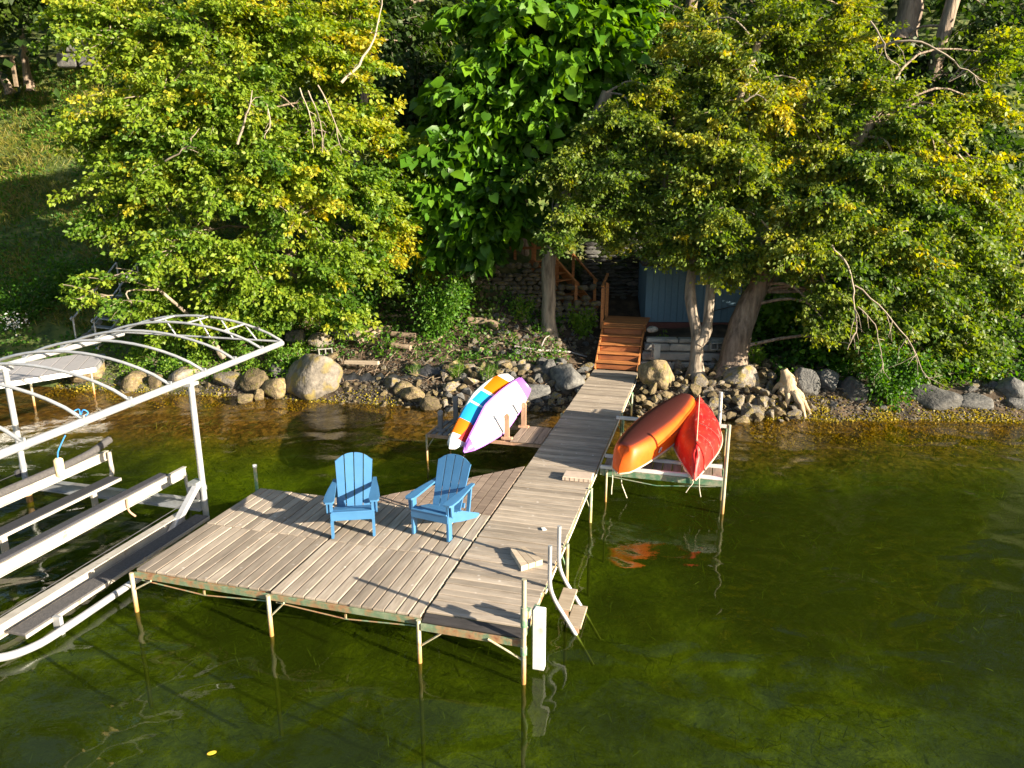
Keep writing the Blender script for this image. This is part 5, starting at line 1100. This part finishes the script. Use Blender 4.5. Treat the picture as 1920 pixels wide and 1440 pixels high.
cover('waterweed_mat', 'yellow green waterweed mat along the right water edge', 'waterweed', 26000, lambda r: (r.uniform(5.6, 13.5), min(.5, r.normal(-.45, .45))), (.03, .075), 'algae', 56, hh=.05, va=.5, clump=.9)
cover('waterweed_mat', 'golden weed mat in the water under the neighbour deck and left boulders', 'waterweed', 7000, lambda r: (r.uniform(-13, -3), r.normal(-.25, .25)), (.03, .07), 'algae', 57, hh=.06, va=.45, clump=.9)
cover('submerged_weed', 'green weed strands growing on the lake bottom', 'waterweed', 9000, lambda r: (r.uniform(-9, 12), r.uniform(-12, -1.8)), (.10, .22), 'weed', 58, kind='blade', hh=.12, va=.45, dn=.5, clump=.35)

# ------------------------------------------------------------------ shrubs and small plants
def shrub(name, label, cat, px, py, wp, hp, m, seed, n_=900, size=(.05, .10), kind='oval', va=.5, up=.5, dn=-.1):
    p = G(px, py); s_ = (p - Vector((0, 0, CZ))).length / F; rx, rz = wp * s_ / 2, hp * s_ / 2
    rs = np.random.RandomState(seed); t = thing(name, label, cat, p - Vector((0, 0, .03)))
    nst = 9; st = MB(); P_ = []; D_ = []
    for k in range(nst):
        e = Vector((rs.uniform(-1, 1) * rx * .9, rs.uniform(-.7, .7) * rx * .8, rz * rs.uniform(1.0, 2.0)))
        st.tube([(0, 0, 0), e * .5 + Vector((0, 0, rz * .2)), e], [.014, .009, .004], 4, False); m_ = n_ // nst
        u = rs.uniform(.15, 1.05, m_); off = unit(rs, m_) * (np.abs(rs.normal(0, .30, m_)) * rx)[:, None]
        P_.append(np.array([tuple(e)]) * u[:, None] + np.array([[0, 0, rz * .4]]) * (u * (1 - u))[:, None] + off); D_.append(off / (np.linalg.norm(off, axis=1)[:, None] + 1e-6) + unit(rs, m_) * .4 + np.array([0, 0, dn]))
    P_ = np.concatenate(P_); P_[:, 2] = np.maximum(P_[:, 2], .02); D_ = np.concatenate(D_); k = len(P_)
    V, Fc, v = leaves(P_, D_, unit(rs, k) * .7 + np.array([0, -.2, up]), rs.uniform(size[0], size[1], k), np.clip(rs.normal(va, .18, k), 0, 1), kind)
    obj('stems', st, 'twig', t); obj('foliage', fastmesh('foliage', V, Fc, v), m, t); return t
shrub('bushy_shrub', 'feathery mid green bush at the top of the leaf littered bank', 'shrub', 815, 632, 150, 110, 'leafS', 61, 4200, (.05, .12))
shrub('bushy_shrub', 'sunlit yellow green shrub behind the feathery bush', 'shrub', 800, 540, 120, 90, 'leafA', 62, 2600, (.08, .14), va=.8)
shrub('bushy_shrub', 'dark leafy shrub right of the maple trunk base', 'shrub', 690, 590, 110, 110, 'leafS', 63, 2600, (.06, .12), va=.15)
shrub('bushy_shrub', 'dark leafy shrub left of the maple trunk base', 'shrub', 520, 610, 130, 110, 'leafS', 64, 2600, (.06, .12), va=.25)
shrub('small_plant', 'bright leafy sapling at the foot of the straight trunk, left side', 'plant', 982, 602, 50, 46, 'leafS', 65, 700, (.05, .11), va=.7)
shrub('small_plant', 'glowing lime green sapling between straight trunk and wooden steps', 'plant', 1090, 628, 56, 52, 'leafS', 66, 800, (.06, .13), va=1.0)
shrub('small_plant', 'low green bush on the stones above the left boulders', 'plant', 548, 702, 52, 44, 'leafS', 67, 1100, (.05, .09), va=.6)
shrub('small_plant', 'green tuft nearest the big boulder on the middle bank', 'plant', 775, 706, 34, 26, 'leafS', 68, 380, (.06, .12), 'blade', va=.6, dn=.9)
shrub('small_plant', 'bright green tuft above the left peg of the paddleboard rack', 'plant', 858, 712, 32, 34, 'leafS', 69, 500, (.08, .16), 'blade', va=.8, dn=.9)
shrub('small_plant', 'green grassy tuft just left of the paddleboard tips', 'plant', 915, 714, 34, 32, 'leafS', 70, 450, (.08, .16), 'blade', va=.6, dn=.9)
shrub('small_plant', 'yellow green sprig right of the thick trunk', 'plant', 1415, 690, 30, 50, 'leafS', 71, 350, (.06, .13), va=1.0)
shrub('bushy_shrub', 'round leafed dark bush drooping over the middle of the right shore', 'shrub', 1665, 760, 110, 110, 'leafS', 72, 3600, (.06, .11), va=.3)
shrub('bushy_shrub', 'broad leaved vine mound right of the thick trunk', 'shrub', 1490, 640, 120, 90, 'leafC', 73, 1300, (.10, .22), 'heart', va=.7)
shrub('bushy_shrub', 'broad leaved shrub in shade above the driftwood stump', 'shrub', 1560, 690, 110, 80, 'leafC', 74, 1100, (.08, .18), 'heart', va=.4)
shrub('small_plant', 'small weed growing on the cut stone blocks beside the steps', 'plant', 1243, 645, 20, 22, 'leafS', 75, 120, (.05, .09), va=.7)
shrub('bushy_shrub', 'leafy bush below the grass slope beside the metal stairs', 'shrub', 40, 610, 170, 90, 'leafS', 76, 3200, (.07, .13), va=.25)
shrub('bushy_shrub', 'green shrub behind the handrail of the metal stairs', 'shrub', 130, 560, 120, 70, 'leafS', 77, 2000, (.07, .13), va=.4)
shrub('bushy_shrub', 'dense shrub under the middle of the maple crown', 'shrub', 420, 640, 180, 90, 'leafS', 78, 3600, (.06, .12), va=.45)
for px, py, lab, sd_ in ((735, 535, 'cluster of small white flowers in the shade left of the feathery bush', 81), (28, 632, 'scatter of small white flowers at the lower left bush', 82)):
    p = G(px, py); rs = np.random.RandomState(sd_); k = 130; q = np.stack([rs.normal(0, .22, k), rs.normal(0, .15, k), np.abs(rs.normal(.45, .12, k))], 1)
    t = thing('white_flowers', lab, 'flowers', p); V, Fc, v = leaves(q, unit(rs, k), unit(rs, k) + np.array([0, -.5, .8]), rs.uniform(.05, .08, k), np.zeros(k)); obj('petals', fastmesh('petals', V, Fc, v), 'petal', t, kind='stuff')
    st = MB()
    for i in range(0, k, 5): st.tube([(q[i][0] * .4, q[i][1] * .4, 0), tuple(q[i])], .004, 3, False)
    obj('stems', st, 'leafS', t)

# ------------------------------------------------------------------ wood, fabric, stump
def log(label, pix, r, m='logwood', name='log', lift_=.05, taper=.6):
    pts = [G(a_, b_) + Vector((0, 0, r * .8 + lift_)) for a_, b_ in pix]; base = pts[0].copy(); c_ = curve([p - base for p in pts], 4); n_ = len(c_)
    return obj(name, MB().tube(c_, [r * (1 - (1 - taper) * k / (n_ - 1)) * (1 + .08 * math.sin(k * 2.1)) for k in range(n_)], 9), m, None, base, label=label, cat='log' if name == 'log' else 'branch')
log('thick weathered log end lying left of the small loose stones', [(878, 612), (910, 612), (934, 622)], .13, taper=.9)
log('pale split log leaning on stones above the silt fabric', [(672, 650), (700, 632), (722, 622)], .08)
log('second pale split log just above the first on the stones', [(668, 636), (700, 622), (735, 618)], .06)
log('squared grey timber lying at the foot of the feathery bush', [(735, 634), (780, 638)], .09, taper=1)
log('long timber in the shade under the left bushes', [(640, 590), (700, 598), (760, 600)], .09)
log('slender bare stick slanting across the leaf litter', [(785, 652), (815, 645), (838, 630)], .04)
log('short rotten log on the leaf litter above the edging stones', [(735, 655), (770, 660)], .09, taper=.9)
log('forked grey driftwood branch on the small stones below the trunk', [(965, 655), (1010, 662), (1060, 664), (1100, 674)], .04, 'greywood', 'driftwood_branch')
log('upturned grey side prong on the forked driftwood branch', [(1015, 660), (1022, 645), (1030, 640)], .025, 'greywood', 'driftwood_branch', .15)
log('sticklike root poking from the rubble left of the stump', [(1405, 735), (1440, 745), (1462, 752)], .05)
log('grey half buried plank in the shade right of the trunks', [(1510, 680), (1545, 683)], .10, 'greywood', taper=1)
log('thin pole lying along the wall foot behind the right shrubs', [(1480, 660), (1540, 668), (1600, 680)], .04, 'greywood')
log('curved white root looping beside the straight trunk base', [(1022, 608), (1040, 600), (1055, 597)], .03, 'greywood', 'driftwood_branch', .1)
sp_ = G(1478, 745)
stt = thing('driftwood_stump', 'gnarled golden driftwood stump with roots reaching into the water', 'stump', sp_ - Vector((0, 0, .05)))
obj('trunk', MB().tube(curve([(-.15, .1, .75), (-.05, .05, .5), (0, 0, .25), (.05, -.1, .0)], 4), [.09, .10, .13, .17, .20, .19, .17, .2, .22, .21, .2, .18, .16], 10), 'drift', stt)
for k, e in enumerate([(.45, -.75, -.35), (.25, -.85, -.4), (-.25, -.5, -.25), (.5, -.25, -.1), (-.45, -.2, .0), (-.55, .15, .25), (.35, .1, .45), (.12, -.1, .62)]):
    e = Vector(e); cc = curve([(0, 0, .28), Vector((0, 0, .2)) + e * .4 + Vector((0, 0, .06)), e * .75 + Vector((.06, .05, -.02 * k)), e], 4); cc = [p_ + Vector((rr.gauss(0, .018), rr.gauss(0, .018), rr.gauss(0, .018))) for p_ in cc]; obj('root', MB().tube(cc, [max(.018, .115 * (1 - .085 * i_) * rr.uniform(.75, 1.2)) for i_ in range(len(cc))], 8), 'drift', stt)
# birch pole
bp_ = Pz(1346, 806, 0); tt_ = Py(1352, 735, bp_.y)
t = thing('birch_pole', 'peeling white birch pole standing in the water behind the red canoe', 'pole', (bp_.x, bp_.y, -.3))
obj('stem', MB().tube(curve([(0, 0, 0), (.02, 0, .5), ((tt_.x - bp_.x), 0, tt_.z + .3)], 5), .045, 10), 'birch', t)
# black silt fabric: draped strip
def drape(label, A, B, h0, h1, m, seed):
    rr = random.Random(seed); A = Vector(A); B = Vector(B); n_ = 46; q = MB(); vs = []
    for i in range(n_ + 1):
        u = i / n_; p = A.lerp(B, u); nn_ = Vector((-(B - A).y, (B - A).x, 0)).normalized()
        for k in range(6):
            v_ = k / 5; w_ = .05 * math.sin(i * .9 + k * .8 + seed) + .06 * mnoise.noise(Vector((i * .35, k * .6, seed)))
            vs.append(p + nn_ * (w_ + .35 * v_ ** 2 - .1) + Vector((0, 0, h0 + (h1 - h0) * min(1, v_ * 1.25) + w_ * .6)))
    for i in range(n_):
        for k in range(5): pass
    q.add(vs, [(i * 6 + k, (i + 1) * 6 + k, (i + 1) * 6 + k + 1, i * 6 + k + 1) for i in range(n_) for k in range(5)], True)
    o_ = obj('silt_fabric', q, m, None, label=label, cat='fabric'); md = o_.modifiers.new('t', 'SOLIDIFY'); md.thickness = .008
a1, a2 = G(632, 712), G(800, 708); drape('black fabric strip draped over timber right of the largest boulder', (a1.x, a1.y - .25, 0), (a2.x, a2.y - .25, 0), .02, .56, 'tarp', 3)
a1, a2 = G(770, 702), G(948, 690); drape('crumpled black fabric lying on the bank behind the paddleboards', (a1.x, a1.y - .1, 0), (a2.x, a2.y + .1, 0), .30, .78, 'tarp', 9)
a1, a2 = G(650, 697), G(712, 699); obj('edging_timber', MB().bar((0, 0, 0), a2 - a1, .12, .10, bev=.01), 'stepwood', None, a1 + Vector((0, -.1, .30)), label='pale square timber laid on top of the black fabric', cat='timber')
# leaf afloat
p = Pz(397, 1412, .012); q = MB(); q.tube([(0, 0, 0), (0, 0, .004)], .05, 10); obj('floating_leaf', q, 'orange_leaf', None, p, (0, 0, .4), (.9, .5, 1), label='single yellow leaf floating near the bottom left of the picture', cat='leaf')
# structure at the top left: stone piers and rail
p0 = Py(150, 128, 31.0); gz = H(p0.x, p0.y)
t = thing('stone_steps', 'pale stone block pier half hidden by leaves at the top left', 'stone pier', p0)
for (x, y, z, a_, b_) in ((-.35, 0, .25, .7, .5), (.45, 0, .25, .6, .5), (-.30, .3, .85, .6, .5), (.5, .3, .85, .7, .5), (-.5, .9, 1.7, .7, .3)):
    obj('block', MB().box((x, y, z), (a_, .6, b_), bev=.04), 'rockgrey', t)
p0 = Py(22, 150, 31.0); t = thing('rail_fence', 'short wooden hand rail at the far top left edge', 'railing', p0)
obj('post', MB().box((.15, 0, .3), (.12, .1, 1.1)), 'logwood', t); obj('post', MB().box((-1.6, 0, .3), (.12, .1, 1.1)), 'logwood', t); obj('rail', MB().box((-.8, 0, .88), (2.1, .12, .07)), 'logwood', t)
print('leaves total', TOT, 'objects', len(COL.objects))
